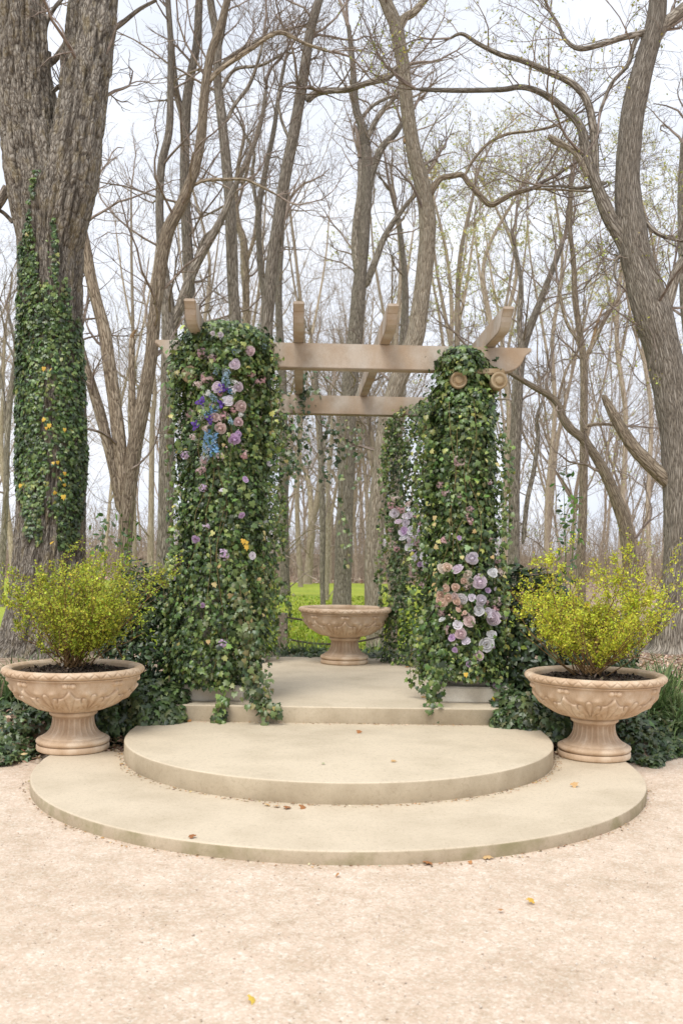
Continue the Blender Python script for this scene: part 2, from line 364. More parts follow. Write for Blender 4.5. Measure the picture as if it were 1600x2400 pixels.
# ------------------------------------------------------------------ leaves in bulk
def fan(outline, center):
    v = np.array([center] + outline, float); n = len(outline)
    return v, np.array([(0, 1 + i, 1 + (i + 1) % n) for i in range(n)])
_h = [(0, .0, .02), (.26, -.14, .0), (.50, .12, -.06), (.33, .33, .0), (.42, .60, -.07), (.18, .62, .0), (0, 1.0, -.12)]
IVY = fan(_h + [(-x, y, z) for x, y, z in _h[1:-1][::-1]], (0, .34, .07))
OVAL = fan([(0, 0, 0), (.22, .25, -.03), (.24, .6, -.05), (0, 1, -.10), (-.24, .6, -.05), (-.22, .25, -.03)], (0, .45, .05))
QUAD = (np.array([(0, 0, 0), (.32, .5, .06), (0, 1, 0), (-.32, .5, .06)], float), np.array([(0, 1, 2), (0, 2, 3)]))
def leaf_frames(n, tipdir):
    n = unit(n); t = tipdir - n * (tipdir * n).sum(1, keepdims=True); t = unit(t); s = np.cross(t, n); return s, t, n
def leaves(tpl, pos, nrm, tip, size, col):
    """one mesh of many leaves; col (N,3)"""
    v, f = tpl; s, t, n = leaf_frames(nrm, tip)
    ax = (.72 + .5 * rng.random(len(pos)))[:, None, None]; az = (.2 + 2.2 * rng.random(len(pos)))[:, None, None]
    W = v[None, :, 0:1] * s[:, None] * ax + v[None, :, 1:2] * t[:, None] + v[None, :, 2:3] * n[:, None] * az
    vv = pos[:, None, :] + W * size[:, None, None]
    N, k = len(pos), len(v); ff = f[None] + (np.arange(N) * k)[:, None, None]
    c = np.concatenate((np.repeat(col[:, None, :], k, 1), np.ones((N, k, 1))), 2)
    return vv.reshape(-1, 3), [ff.reshape(-1, 3)], {'lc': ('FLOAT_COLOR', c.reshape(-1, 4))}
def palette(n, cols, p, var=.25):
    c = np.array(cols)[rng.choice(len(cols), n, p=np.array(p) / sum(p))]
    return np.clip(c * (1 + var * rng.normal(size=(n, 1))) * (1 + .08 * rng.normal(size=(n, 3))), .004, .9)
IVYC = [(.036, .066, .018), (.078, .132, .032), (.138, .20, .052), (.21, .265, .07), (.36, .37, .10)]
_leafmesh = {}
def leaf_objects(parent, pos, nrm, tip, size, mat='ivy_obj', tpl=IVY, name='leaf'):
    """single leaves as objects sharing one mesh"""
    key = (mat, id(tpl))
    if key not in _leafmesh: _leafmesh[key] = new_mesh('leaf', tpl[0], [tpl[1]], M[mat])
    me = _leafmesh[key]; s, t, n = leaf_frames(nrm, tip)
    base = Vector(parent.location) if parent is not None else Vector((0, 0, 0))
    for i in range(len(pos)):
        o = bpy.data.objects.new(name, me); COL.objects.link(o); o.parent = parent
        k = size[i]; a, b, c = s[i] * k, t[i] * k, n[i] * k; q = pos[i]
        o.matrix_local = Matrix(((a[0], b[0], c[0], q[0] - base[0]), (a[1], b[1], c[1], q[1] - base[1]), (a[2], b[2], c[2], q[2] - base[2]), (0, 0, 0, 1)))

# ================================================================== SETTING
def grid(xs, ys, zf):
    X, Y = np.meshgrid(xs, ys); Z = zf(X, Y); n = len(xs); m = len(ys)
    v = np.stack((X, Y, Z), -1).reshape(-1, 3)
    b = (np.arange(m - 1) * n)[:, None] + np.arange(n - 1)[None]
    return v, [np.stack((b, b + 1, b + 1 + n, b + n), -1).reshape(-1, 4)]
def sstep(t): t = np.clip(t, 0, 1); return t * t * (3 - 2 * t)
v, f = grid(np.linspace(-700, 700, 15), np.linspace(-60, 1200, 15), lambda x, y: x * 0 - .012)
tag(link('ground', new_mesh('ground', v, f, M['floor'])), kind='structure')
v, f = grid(np.linspace(-16, 16, 60), np.linspace(-8, 10.6, 50), lambda x, y: -.004 + .006 * vnoise(np.stack((x.ravel() * .8, y.ravel() * .8, x.ravel() * 0), -1), 5).reshape(x.shape))
tag(link('gravel_path', new_mesh('gravel_path', v, f, M['gravel'])), kind='structure')
# pebbles lying loose on the path
def pebbles(n, x0, x1, y0, y1, s0, s1, seed):
    r = np.random.default_rng(seed); oc = np.array([(1, 0, 0), (-1, 0, 0), (0, 1, 0), (0, -1, 0), (0, 0, 1), (0, 0, -1)], float)
    fc = np.array([(0, 2, 4), (2, 1, 4), (1, 3, 4), (3, 0, 4), (2, 0, 5), (1, 2, 5), (3, 1, 5), (0, 3, 5)])
    y = y0 + (y1 - y0) * r.random(n) ** 1.4; p = np.stack((x0 + (x1 - x0) * r.random(n), y, np.zeros(n)), -1); s = s0 + (s1 - s0) * r.random(n) ** 2
    sc3 = s[:, None] * (.6 + .8 * r.random((n, 3))); sc3[:, 2] *= .55; a = r.random(n) * 6.3
    v = oc[None] * sc3[:, None] * (1 + .25 * r.normal(size=(n, 6, 1))); vx = v[..., 0] * np.cos(a)[:, None] - v[..., 1] * np.sin(a)[:, None]; vy = v[..., 0] * np.sin(a)[:, None] + v[..., 1] * np.cos(a)[:, None]
    v = np.stack((vx, vy, v[..., 2]), -1) + p[:, None]; v[..., 2] += s[:, None] * .18
    k = p[:, 0] ** 2 + (p[:, 1] - 8.05) ** 2 > 2.42 ** 2; v = v[k]; n = len(v)
    cols = np.array([(.60, .48, .375), (.52, .40, .31), (.68, .59, .49), (.52, .42, .33), (.78, .74, .68), (.42, .34, .27)])[r.choice(6, n, p=[.34, .24, .2, .1, .08, .04])]
    c = np.concatenate((np.repeat(cols[:, None], 6, 1), np.ones((n, 6, 1))), 2)
    return v.reshape(-1, 3), [(fc[None] + (np.arange(n) * 6)[:, None, None]).reshape(-1, 3)], {'lc': ('FLOAT_COLOR', c.reshape(-1, 4))}
v, f, a = pebbles(7000, -3.2, 3.2, 3.2, 9.0, .002, .0055, 4)
tag(link('loose_gravel', new_mesh('loose_gravel', v, f, M['litter'], False, a)), 'loose pale tan pebbles scattered over the gravel path', 'gravel', kind='stuff')

def yb(x):
    a = np.abs(x); l = 9.0 - .22 * sstep((a - 1.8) / .15) - .62 * sstep((a - 2.42) / .3)
    return l + np.where(x > 0, 1.35 * np.clip(a - 2.55, 0, 3), 0) + .08 * np.sin(x * 5.1) + .05 * np.sin(x * 11.3)
def bedz(x, y):
    x = np.asarray(x, float); y = np.asarray(y, float); sh = x.shape
    h = .36 * sstep((y - yb(x) + .12) / 1.15) * (1 - sstep((y - 14.2) / 2.6)) - .03
    q = np.stack((x.ravel() * 2.1, y.ravel() * 2.1, 0 * x.ravel()), -1)
    return h + (.05 * vnoise(q, 3) + .02 * vnoise(q * 3, 4)).reshape(sh) * sstep((y - yb(x)) / .3) * (1 - sstep((y - 14.5) / 2.5))
def bedz2(x, y):   # the bed dives under the paved platform
    h = bedz(x, y); inn = (np.abs(x) < 1.66) & (y < 13.15)
    return np.where(inn, np.minimum(h, .1), h)
v, f = grid(np.linspace(-9, 11, 200), np.linspace(7.8, 17.2, 120), bedz2)
tag(link('garden_bed', new_mesh('garden_bed', v, f, M['floor'])), kind='structure')
ys = np.concatenate((np.linspace(15.6, 30, 40), np.linspace(31, 57, 30)))
def lawn():
    n = 60; V = []
    for i, y in enumerate(ys):
        xr = 4.4 + (y - 15.6) * .11 + .35 * math.sin(y * 1.3) + .2 * math.sin(y * 3.1); t = np.linspace(0, 1, n)
        x = -70 + (xr + 70) * (1 - (1 - t) ** 2); yy = y + (.5 * np.sin(x * .9) + .3 * np.sin(x * 2.3 + 1)) * (i / len(ys)) ** 4
        z = .012 + .02 * vnoise(np.stack((x * .5, yy * .5, 0 * x), -1), 8)
        V.append(np.stack((x, yy, z), -1))
    v = np.concatenate(V); m = len(ys); b = (np.arange(m - 1) * n)[:, None] + np.arange(n - 1)[None]
    return v, [np.stack((b, b + 1, b + 1 + n, b + n), -1).reshape(-1, 4)]
v, f = lawn(); tag(link('lawn', new_mesh('lawn', v, f, M['lawn'])), kind='structure')
# grass blades over the near lawn
n = 26000; gy = 15.6 + 24 * rng.random(n) ** 1.8; gx = (-.30 + .46 * rng.random(n)) * gy
k = (gx < 4.4 + (gy - 15.6) * .11) ; gx, gy = gx[k], gy[k]; n = len(gx)
ps = np.stack((gx, gy, np.full(n, .0)), -1)
v, f, a = leaves(QUAD, ps, unit(np.stack((rng.normal(size=n), -1 + .5 * rng.normal(size=n), .4 * rng.normal(size=n)), -1)), unit(np.stack((.5 * rng.normal(size=n), .5 * rng.normal(size=n), np.ones(n)), -1)), .05 + .06 * rng.random(n), palette(n, [(.29, .37, .04), (.38, .44, .06), (.22, .30, .028), (.44, .42, .12)], [4, 4, 2, .6]))
tag(link('grass', new_mesh('grass', v, f, M['leaf_matte'], False, a)), 'short bright green grass on the lawn behind the pergola', 'grass', kind='stuff')

# ---- steps and platform
Z1, Z2, Z3 = .08, .23, .38
def arc(cx, cy, r, yback, n=72):
    p = [(cx - r, yback)] + [(cx + r * math.cos(t), cy + r * math.sin(t)) for t in np.linspace(math.pi, 2 * math.pi, n)] + [(cx + r, yback)]
    return p
def slab(name, pts, z0, z1, mat, label):
    bm = extrude_outline(pts, z0, z1, .014); o = bm_part(name, bm, mat, None); tag(o, label, 'step')
    for p in o.data.polygons: p.use_smooth = abs(p.normal.z) < .99
    return o
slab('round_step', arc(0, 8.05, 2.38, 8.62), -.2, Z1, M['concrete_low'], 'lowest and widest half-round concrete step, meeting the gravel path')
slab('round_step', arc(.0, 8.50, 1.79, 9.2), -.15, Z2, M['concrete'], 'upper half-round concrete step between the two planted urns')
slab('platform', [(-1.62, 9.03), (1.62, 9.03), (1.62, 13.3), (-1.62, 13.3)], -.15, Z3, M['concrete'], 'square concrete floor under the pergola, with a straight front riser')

# ================================================================== PERGOLA
YAW = math.radians(2.4); BZ0, BZ1 = 3.54, 3.777
perg = empty('pergola', (0, 9.6, Z3), 'cast stone pergola of beams and rafters on four ivy-covered columns', 'pergola')
def ogee(Ln, h):
    """side outline of a beam of half length Ln with ogee ends, bottom at 0"""
    e = [(Ln - .30, 0), (Ln - .285, 0.0), (Ln - .21, .008), (Ln - .15, .030), (Ln - .105, .068), (Ln - .08, .11), (Ln - .065, h * .62), (Ln - .035, h * .76), (Ln, h * .87), (Ln, h)]
    e[0] = (Ln - .30, -.0); return e + [(-x, z) for x, z in e[::-1]]
def rot(x, y):
    c, s = math.cos(YAW), math.sin(YAW); return x * c - y * s, x * s + y * c + 9.6
def beam_part(name, outline, thick, along, lx, ly, z0, mat):
    bm = bmesh.new(); vs = []
    for a, z in outline:
        x, y = (lx + a, ly - thick / 2) if along == 'x' else (lx - thick / 2, ly + a)
        X, Y = rot(x, y); vs.append(bm.verts.new((X, Y - 9.6, z0 + z - Z3)))
    fc = bm.faces.new(vs); r = bmesh.ops.extrude_face_region(bm, geom=[fc])
    d = Vector((-math.sin(YAW), math.cos(YAW), 0)) if along == 'x' else Vector((math.cos(YAW), math.sin(YAW), 0))
    for g in r['geom']:
        if isinstance(g, bmesh.types.BMVert): g.co += d * thick
    es = [e for e in bm.edges if not any(len(fc.verts) > 4 for fc in e.link_faces) or True]
    bmesh.ops.recalc_face_normals(bm, faces=bm.faces[:])
    be = [e for e in bm.edges if len(e.link_faces) == 2 and e.calc_face_angle(0) > 1.2]
    bmesh.ops.bevel(bm, geom=be, offset=.007, segments=2, affect='EDGES')
    return bm_part(name, bm, mat, perg)
beam_part('beam', ogee(1.80, BZ1 - BZ0), .16, 'x', .0, .0, BZ0, M['beam'])['label'] = 'front beam with curved ends'
beam_part('beam', ogee(1.80, BZ1 - BZ0), .16, 'x', .05, 3.15, BZ0, M['beam'])['label'] = 'rear beam behind the middle urn'
for lx in (-1.385, -.44, .385, 1.40):
    beam_part('rafter', ogee(2.62, .185), .098, 'y', lx, 1.70, BZ1 + .002, M['beam'])

def volute(cx, y0, y1, cz, r=.072):
    n = 40; pr = []
    for rr, d in ((0.001, -.022), (.026, -.022), (.031, -.016), (.032, .004), (.047, .006), (.052, -.008), (.062, -.010), (.068, -.002), (.072, .012)): pr.append((rr * r / .072, d))
    th = np.arange(n) * 2 * math.pi / n; V = []
    for i, (rr, d) in enumerate(pr):
        w_ = 1 + (.13 * (th / (2 * math.pi) - .5) if 2 <= i <= 5 else 0)
        V.append(np.stack((cx + rr * w_ * np.cos(th), np.full(n, y0 + d), cz + rr * w_ * np.sin(th)), -1))
    V.append(np.stack((cx + r * .8 * np.cos(th), np.full(n, (y0 + y1) / 2), cz + r * .8 * np.sin(th)), -1))
    V.append(np.stack((cx + r * np.cos(th), np.full(n, y1), cz + r * np.sin(th)), -1)); V.append(np.stack((cx + .001 * np.cos(th), np.full(n, y1 + .02), cz + .001 * np.sin(th)), -1))
    m = len(V); b = (np.arange(m - 1) * n)[:, None] + np.arange(n)[None]; c = (np.arange(m - 1) * n)[:, None] + ((np.arange(n) + 1) % n)[None]
    return np.concatenate(V), [np.stack((b, c, c + n, b + n), -1).reshape(-1, 4)]
COLS = [(-1.235, 9.58), (1.265, 9.70), (-1.27, 12.83), (1.25, 12.86)]
for cx, cy in COLS:
    pr = [(.20, .0), (.225, .02), (.225, .06), (.20, .085), (.18, .10), (.195, .125), (.19, .145), (.155, .165)] + [(.15 - .02 * t, .17 + (2.66) * t) for t in np.linspace(0, 1, 24)]
    dsp = lambda t, z, r: np.where((z > .2), -.007 * np.abs(np.sin(t * 10)), 0)
    v, f = lathe([(a, b + .15) for a, b in pr], 80, dsp, cx, cy, Z3)
    col = part('column', v, f, M['block'], perg)
    bm = bmesh.new(); bmesh.ops.create_cube(bm, size=1); bmesh.ops.scale(bm, vec=(.66, .66, .15), verts=bm.verts); bmesh.ops.translate(bm, vec=(cx, cy - 9.6, .075), verts=bm.verts)
    bmesh.ops.bevel(bm, geom=bm.edges[:], offset=.012, segments=2, affect='EDGES'); bm_part('plinth', bm, M['block'], col)
    bm = bmesh.new(); bmesh.ops.create_cube(bm, size=1); bmesh.ops.scale(bm, vec=(.50, .62, .06), verts=bm.verts); bmesh.ops.translate(bm, vec=(cx, cy - 9.6, BZ0 - .032 - Z3), verts=bm.verts)
    bmesh.ops.bevel(bm, geom=bm.edges[:], offset=.012, segments=2, affect='EDGES'); bm_part('abacus', bm, M['capital'], col)
    v, f = lathe([(.13, -.20), (.16, -.19), (.16, -.165), (.14, -.15), (.17, -.10), (.20, -.064)], 48, None, cx, cy, BZ0)
    part('capital', v, f, M['capital'], col)
    for s in (-1, 1):
        v, f = volute(cx + s * .19, cy - .36, cy + .36, BZ0 - .125, .082); part('volute', v, f, M['capital'], col)

# ================================================================== URNS
def urn_relief(t, z, r):
    """acanthus relief on the bowl; z from .33 to .63"""
    q = (z - .335) / .285; k = 8; a = ((t / (2 * math.pi) * k + .5) % 1.0) - .5
    side = np.abs(a) * 2                                    # 0 at leaf axis, 1 between leaves
    tot = np.zeros_like(t)
    # tall leaf: fan of lobes rising from the foot
    ph = np.arctan2(a * 1.55, np.maximum(q, .02) + .12); rad = np.hypot(a * 1.55, q + .12)
    edge = .92 - .10 * np.abs(np.sin(ph * 6.5)) - .25 * np.abs(ph); ins = sstep((edge - rad) / .07)
    tot += ins * (.016 + .018 * np.abs(np.cos(ph * 6.5)) ** .7)
    # midrib
    tot += .006 * np.exp(-(a / .035) ** 2) * sstep((.85 - q) / .1)
    # curled tips (rows of round lobes)
    for a0, q0, w_, h_ in ((.28, .36, .10, .040), (-.28, .36, .10, .040), (.33, .66, .09, .032), (-.33, .66, .09, .032), (.16, .15, .07, .024), (-.16, .15, .07, .024)):
        d = ((a - a0) / w_) ** 2 + ((q - q0) / (w_ * 1.15)) ** 2
        tot += h_ * np.exp(-d)
        d2 = ((a - a0 * .86) / w_) ** 2 + ((q - q0 + .09) / (w_ * 1.15)) ** 2; tot -= .55 * h_ * np.exp(-d2)
    # scallop shell between leaves
    b = np.where(a > 0, a - .5, a + .5); ph2 = np.arctan2(b * 1.6, q - .1); r2 = np.hypot(b * 1.6, q - .1)
    ins2 = sstep((.56 + .04 * np.cos(ph2 * 9) - r2) / .06) * sstep((1.25 - np.abs(ph2)) / .15)
    tot = np.maximum(tot, ins2 * (.014 + .014 * np.cos(ph2 * 9)))
    return .72 * tot * sstep(q / .08) * sstep((.97 - q) / .08)
def make_urn(loc, rotz, label, soil, tilt=0):
    u = empty('stone_urn', loc, label, 'urn', 'terracotta coloured pedestal urns'); u.rotation_euler = (0, tilt, rotz)
    def lp(name, prof, n, disp=None, parent=u, mat='terra'):
        v, f = lathe(prof, n, disp); return link(name, new_mesh(name, v, f, M[mat]), parent)
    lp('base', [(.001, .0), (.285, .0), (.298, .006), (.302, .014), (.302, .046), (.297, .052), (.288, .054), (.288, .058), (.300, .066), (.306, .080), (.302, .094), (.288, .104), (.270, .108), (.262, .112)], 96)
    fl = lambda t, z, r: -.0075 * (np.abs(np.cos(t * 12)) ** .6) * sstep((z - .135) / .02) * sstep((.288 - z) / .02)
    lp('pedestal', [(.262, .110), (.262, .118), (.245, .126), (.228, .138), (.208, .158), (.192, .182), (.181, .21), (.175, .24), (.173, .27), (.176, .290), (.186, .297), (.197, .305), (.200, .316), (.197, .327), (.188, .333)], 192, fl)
    bp = []
    for i in range(64):
        q = i / 63; z = .333 + .30 * q; r = .19 + .345 * (1 - (1 - q) ** 2.0) ** .78 if q > 0 else .19
        bp.append((r, z))
    bowl = lp('bowl', bp, 384, urn_relief)
    rp = [(.520, .622), (.545, .628), (.556, .632), (.558, .640), (.552, .646)] + [(.55 + .040 * math.sin(t), .678 - .032 * math.cos(t)) for t in np.linspace(.15, math.pi, 14)] + [(.525, .705), (.505, .690), (.498, .655)]
    def braid(t, z, r):
        k = 36; q = (z - .646) / .062; w_ = np.abs(((t / (2 * math.pi) * k) % 1) * 2 - 1); line = np.abs(q - (.15 + .7 * w_)); line2 = np.abs(q - (.15 + .7 * (1 - w_)) - .9)
        return np.where((r > .53) & (z > .648), -.007 * np.exp(-(line / .11) ** 2), 0) * 1.0
    # denser rim so the braid reads
    rp2 = []
    for i in range(len(rp) - 1):
        for s in np.linspace(0, 1, 3, endpoint=False): rp2.append(tuple(np.array(rp[i]) * (1 - s) + np.array(rp[i + 1]) * s))
    lp('rim', rp2 + [rp[-1]], 432, braid)
    lp('basin', [(.498, .66), (.485, .60), (.40, .47), (.15, .40), (.001, .395)], 64)
    # pairs of rounded bosses below the rim
    for kk in range(8):
        a = (kk + .0) * math.pi / 4; its = []
        for off in (-.03, .03):
            v, f = lathe([(.001, -.026), (.015, -.022), (.024, -.011), (.026, 0), (.024, .011), (.015, .022), (.001, .026)], 12)
            v = v * (1.25, 1.15, .95); v = v + (.520, off, .603); its.append((v, f))
        v, f = lathe([(.001, -.02), (.014, -.014), (.02, 0), (.014, .014), (.001, .02)], 10); its.append((v + (.528, 0, .605), f))
        v, f = join(its); c, s = math.cos(a), math.sin(a); v = np.stack((v[:, 0] * c - v[:, 1] * s, v[:, 0] * s + v[:, 1] * c, v[:, 2]), -1)
        link('boss', new_mesh('boss', v, f, M['terra']), bowl)
    if soil:
        v, f = lathe([(.50, .652), (.47, .662), (.35, .672), (.2, .684), (.08, .69), (.001, .692)], 96, lambda t, z, r: 0 * t)
        v[:, 2] += .012 * vnoise(v * 22, 3)
        so = link('mulch', new_mesh('mulch', v, f, M['soil']), u)
        n = 2600; a = rng.random(n) * 6.283; r = .485 * np.sqrt(rng.random(n)); ps = np.stack((r * np.cos(a), r * np.sin(a), .688 - .06 * (r / .49) ** 2 + .012 * rng.random(n)), -1)
        nr = unit(np.stack((.7 * rng.normal(size=n), .7 * rng.normal(size=n), np.ones(n)), -1)); tp = rng.normal(size=(n, 3))
        v, f, at = leaves(QUAD, ps, nr, tp, .015 + .035 * rng.random(n) ** 2, palette(n, [(.03, .02, .015), (.06, .042, .03), (.11, .08, .058), (.22, .17, .13), (.33, .27, .21)], [5, 4, 2, .7, .25]))
        o = link('bark_chips', new_mesh('bark_chips', v, f, M['litter'], False, at), so); o['kind'] = 'stuff'
    return u
UL = np.array((-2.255, 8.46, Z1)); UR = np.array((2.165, 8.46, Z1)); UM = np.array((.055, 12.62, Z3))
make_urn(UL, math.radians(11), 'large terracotta urn with a yellow-green bush, left of the steps', True)
make_urn(UR, math.radians(3), 'large terracotta urn with a yellow-green bush, right of the steps', True)
make_urn(UM, math.radians(0), 'empty terracotta urn standing at the back of the pergola floor', False)

# ================================================================== TREES
def grow(st, dr, ln, r0, k, wig, up, taper=.25, R=None):
    R = R or rng; N = len(st); Pt = np.empty((N, k, 3)); Pt[:, 0] = st; d = unit(dr); stp = (ln / (k - 1))[:, None]
    for i in range(1, k):
        d = unit(d + wig * R.normal(size=(N, 3)) + np.array((0, 0, up))); Pt[:, i] = Pt[:, i - 1] + d * stp
    t = np.linspace(0, 1, k)[None]; return Pt, r0[:, None] * (1 - (1 - taper) * t)
def sprout(Pt, R, per, t0, ang, lf, rf, R_=None, lmin=None):
    """children for each tube: per each; ang radians off the parent's way"""
    g = R_ or rng; N, k, _ = Pt.shape; idx = np.repeat(np.arange(N), per); n = len(idx)
    t = t0 + (1 - t0) * g.random(n); x = t * (k - 1); i = np.minimum(x.astype(int), k - 2); fr = (x - i)[:, None]
    st = Pt[idx, i] * (1 - fr) + Pt[idx, i + 1] * fr; d = unit(Pt[idx, i + 1] - Pt[idx, i])
    rd = unit(np.cross(d, g.normal(size=(n, 3)))); a = (ang * (.7 + .6 * g.random(n)))[:, None]
    dr = d * np.cos(a) + rd * np.sin(a)
    L0 = np.linalg.norm(np.diff(Pt, axis=1), axis=2).sum(1)[idx]
    ln = L0 * lf * (.5 + g.random(n)) * (1.15 - .6 * t)
    rr = (R[idx, i]) * rf * (.7 + .5 * g.random(n))
    return st, dr, ln, rr
def limb_tube(pts, Y, n, s, dY=0, rough=.06, seed=0, base_z=None, wmul=1.0):
    """pts rows (x, y, width px) in the 1568-wide picture, standing Y metres away"""
    a = smooth_path(pts, n); t = np.linspace(0, 1, n); Yv = Y + dY * t if np.isscalar(dY) else np.interp(t, np.linspace(0, 1, len(dY)), Y + np.array(dY))
    C = np.array([P(q[0], q[1], yy) for q, yy in zip(a, Yv)]); r = np.maximum(a[:, 2], .8) * .5 * DK * Yv / F * wmul
    if base_z is not None: C[0, 2] = base_z
    ns = vnoise(np.stack((C[:, 2] * 3, C[:, 0] * 3, np.full(n, seed * 7.7)), -1), seed); r = r * (1 + rough * ns)
    return C[None], r[None]
def tube_part(name, Pt, R, s, mat, parent, rough=0.0, kind=None):
    v, q, bk = tubes(Pt, R, s)
    if rough:
        k = Pt.shape[1]; c = np.repeat(Pt.reshape(-1, 3), s, 0); d = v - c
        nn = fbm(np.stack((bk[:, 0] * 9, bk[:, 1] * 9, bk[:, 2] * 2.2), -1), 3, 9); v = c + d * (1 + rough * nn[:, None] * 2)
    return part(name, v, q, mat, parent, True, {'bark': ('FLOAT_VECTOR', bk)}, kind)
def twigs(parent, srcs, per1, len1, lv=3, dens=(6, 5), mat='twig', up=.05, name='twigs', t0=.3, buds=None, seed=1, thin=1.0, lead=()):
    """fine branching from limb tubes; srcs list of (Pt, R)"""
    g = np.random.default_rng(seed); items = []; T = []
    T += list(lead)
    for Pt, R in srcs:
        st, dr, ln, rr = sprout(Pt, R, max(3, int(per1 * .8)), t0, 1.0, 0, .3, g)
        ln = len1 * (.45 + .9 * g.random(len(st))); rr = np.clip(rr, .010, .032) * thin
        dr[:, 2] = np.abs(dr[:, 2]) * .8 + .12
        T.append((st, dr, ln, rr))
    st, dr, ln, rr = [np.concatenate([x[i] for x in T]) for i in range(4)]
    P1, R1 = grow(st, dr, ln, rr, 9, .20, up, .22, g); items.append(tubes(P1, R1, 5))
    P2, R2 = grow(*sprout(P1, R1, dens[0], .2, .85, .42, .55, g), 7, .22, up * .7, .3, g); R2 = np.maximum(R2, .0035 * thin); items.append(tubes(P2, R2, 4))
    last = P2
    if lv >= 3:
        P3, R3 = grow(*sprout(P2, R2, dens[1], .15, .8, .45, .6, g), 5, .22, up, .5, g); R3 = np.clip(R3, .0022 * thin, .005 * thin); items.append(tubes(P3, R3, 3)); last = P3
    vs, fs, bs, n = [], [], [], 0
    for v, q, b in items: vs.append(v); fs.append(q + n); bs.append(b); n += len(v)
    o = part(name, np.concatenate(vs), np.concatenate(fs), M[mat], parent, True, {'bark': ('FLOAT_VECTOR', np.concatenate(bs))}, 'stuff')
    if buds:
        cnt, size, cols = buds; q = last.reshape(-1, 3); q = q[g.integers(0, len(q), cnt)] + .03 * g.normal(size=(cnt, 3))
        v, f, at = leaves(QUAD, q, unit(g.normal(size=(cnt, 3))), g.normal(size=(cnt, 3)), size * (.5 + g.random(cnt)), palette(cnt, cols, [1] * len(cols)))
        part('young_leaves', v, f, M['leaf_matte'], parent, False, at, 'stuff')
    return o
def traced_tree(label, Y, trunk, limbs=(), mat='bark_grey', s=14, n=60, tw=(8, 2.2), lv=3, dens=(6, 5), seed=1, group='bare trees around the lawn', t0=.3, buds=None, dY=0, rough=.05, gz=None, limb_tw=None, up=.05, name='bare_tree'):
    x0, y0, w0 = trunk[0]
    gz_ = 0.0 if gz is None else gz
    b = P(x0, y0, Y); base = np.array((b[0], Y, gz_))
    o = empty(name, base, label, 'tree', group)
    # carry the trunk down to the ground with a flare
    tr = list(trunk); yg = (HY + (CAMZ - gz_ + .15) * F / Y) / DK
    flare = 1.0
    if yg > y0 + 3:
        tr = [(x0, yg, w0 * 1.45), (x0, yg - (yg - y0) * .18 - 2, w0 * 1.15)] + tr
    Pt, R = limb_tube(tr, Y, n, s, dY, .05, seed); R[0, :2] *= 1.12
    tube_part('trunk', Pt, R, s, M[mat], o, rough); srcs = [(Pt, R)]
    for L_ in limbs:
        m_ = mat; pts = L_; dy = 0
        if isinstance(L_, dict): m_ = L_.get('mat', mat); pts = L_['p']; dy = L_.get('dY', 0)
        wmax = max(p[2] for p in pts)
        Pl, Rl = limb_tube(pts, Y + (L_.get('Y', 0) if isinstance(L_, dict) else 0), max(16, 5 * len(pts)), max(7, s - 4), dy, .07, seed + 3); Rl[0, -1] *= .15; Rl[0, 0] *= .5
        tube_part('limb', Pl, Rl, max(7, s - 4), M[m_], o, rough * .8); 
        if not (isinstance(L_, dict) and L_.get('bare')): srcs.append((Pl, Rl))
    g = np.random.default_rng(seed + 900); leads = []
    for Pt_, R_ in srcs:
        e = Pt_[0, -1]; d0 = unit(Pt_[0, -1] - Pt_[0, -4]); m_ = 4; r_e = R_[0, -2]
        if e[2] > CAMZ + 1.35 * HY / F * Y: continue
        leads.append((np.repeat(e[None] - d0 * .03, m_, 0), d0 + .38 * g.normal(size=(m_, 3)) * np.array([[.25], [1], [1], [1]]) + (0, 0, .1), (1.2 + 1.6 * g.random(m_)) * (Y / 22) ** .6, r_e * np.array((.95, .5, .42, .35))))
    if tw: twigs(o, srcs[:1], tw[0], tw[1], lv, dens, seed=seed, t0=t0, buds=buds, up=up, lead=leads)
    if len(srcs) > 1 and tw: twigs(o, srcs[1:], limb_tw or max(3, int(tw[0] * .5)), tw[1] * .75, lv, dens, seed=seed + 50, t0=.12, buds=buds, up=up)
    return o, srcs

# --- the big forked tree at the left, its bark in high relief
Yb = 13.6
big = empty('forked_tree', (P(95, 1500, Yb)[0], Yb, .2), 'massive forked tree with deeply furrowed bark and ivy up its trunk, far left', 'tree')
def relief_tube(name, pts, Y, n, s, dY=0, seed=0, depth=.05):
    Pt, R = limb_tube(pts, Y, n, s, dY, .03, seed); v, q, bk = tubes(Pt, R, s); c = np.repeat(Pt.reshape(-1, 3), s, 0); d = unit(v - c); r = R.max()
    u = np.stack((bk[:, 0] * 19, bk[:, 1] * 19, bk[:, 2] * 2.4), -1); w_ = .6 * np.stack((fbm(u * .5, 2, 21), fbm(u * .5 + 9, 2, 22), 0 * u[:, 0]), -1)
    rd = 1 - np.abs(vnoise(u + w_, 31)) * 2; rd2 = 1 - np.abs(vnoise(u * 2.1 + w_, 33)) * 2
    big_ = fbm(np.stack((bk[:, 0] * 3, bk[:, 1] * 3, bk[:, 2] * .6), -1), 2, 40)
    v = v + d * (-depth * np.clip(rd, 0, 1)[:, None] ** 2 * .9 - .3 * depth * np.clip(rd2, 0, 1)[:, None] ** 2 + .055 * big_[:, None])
    fu = np.clip(np.clip(rd, 0, 1) ** 5 * .9 + .3 * np.clip(rd2, 0, 1) ** 5, 0, .8)  # mask for the painted crack shade, following the relief
    return part(name, v, q, M['bark_big'], big, True, {'bark': ('FLOAT_VECTOR', bk), 'furrow_shade': ('FLOAT', fu)}), Pt, R
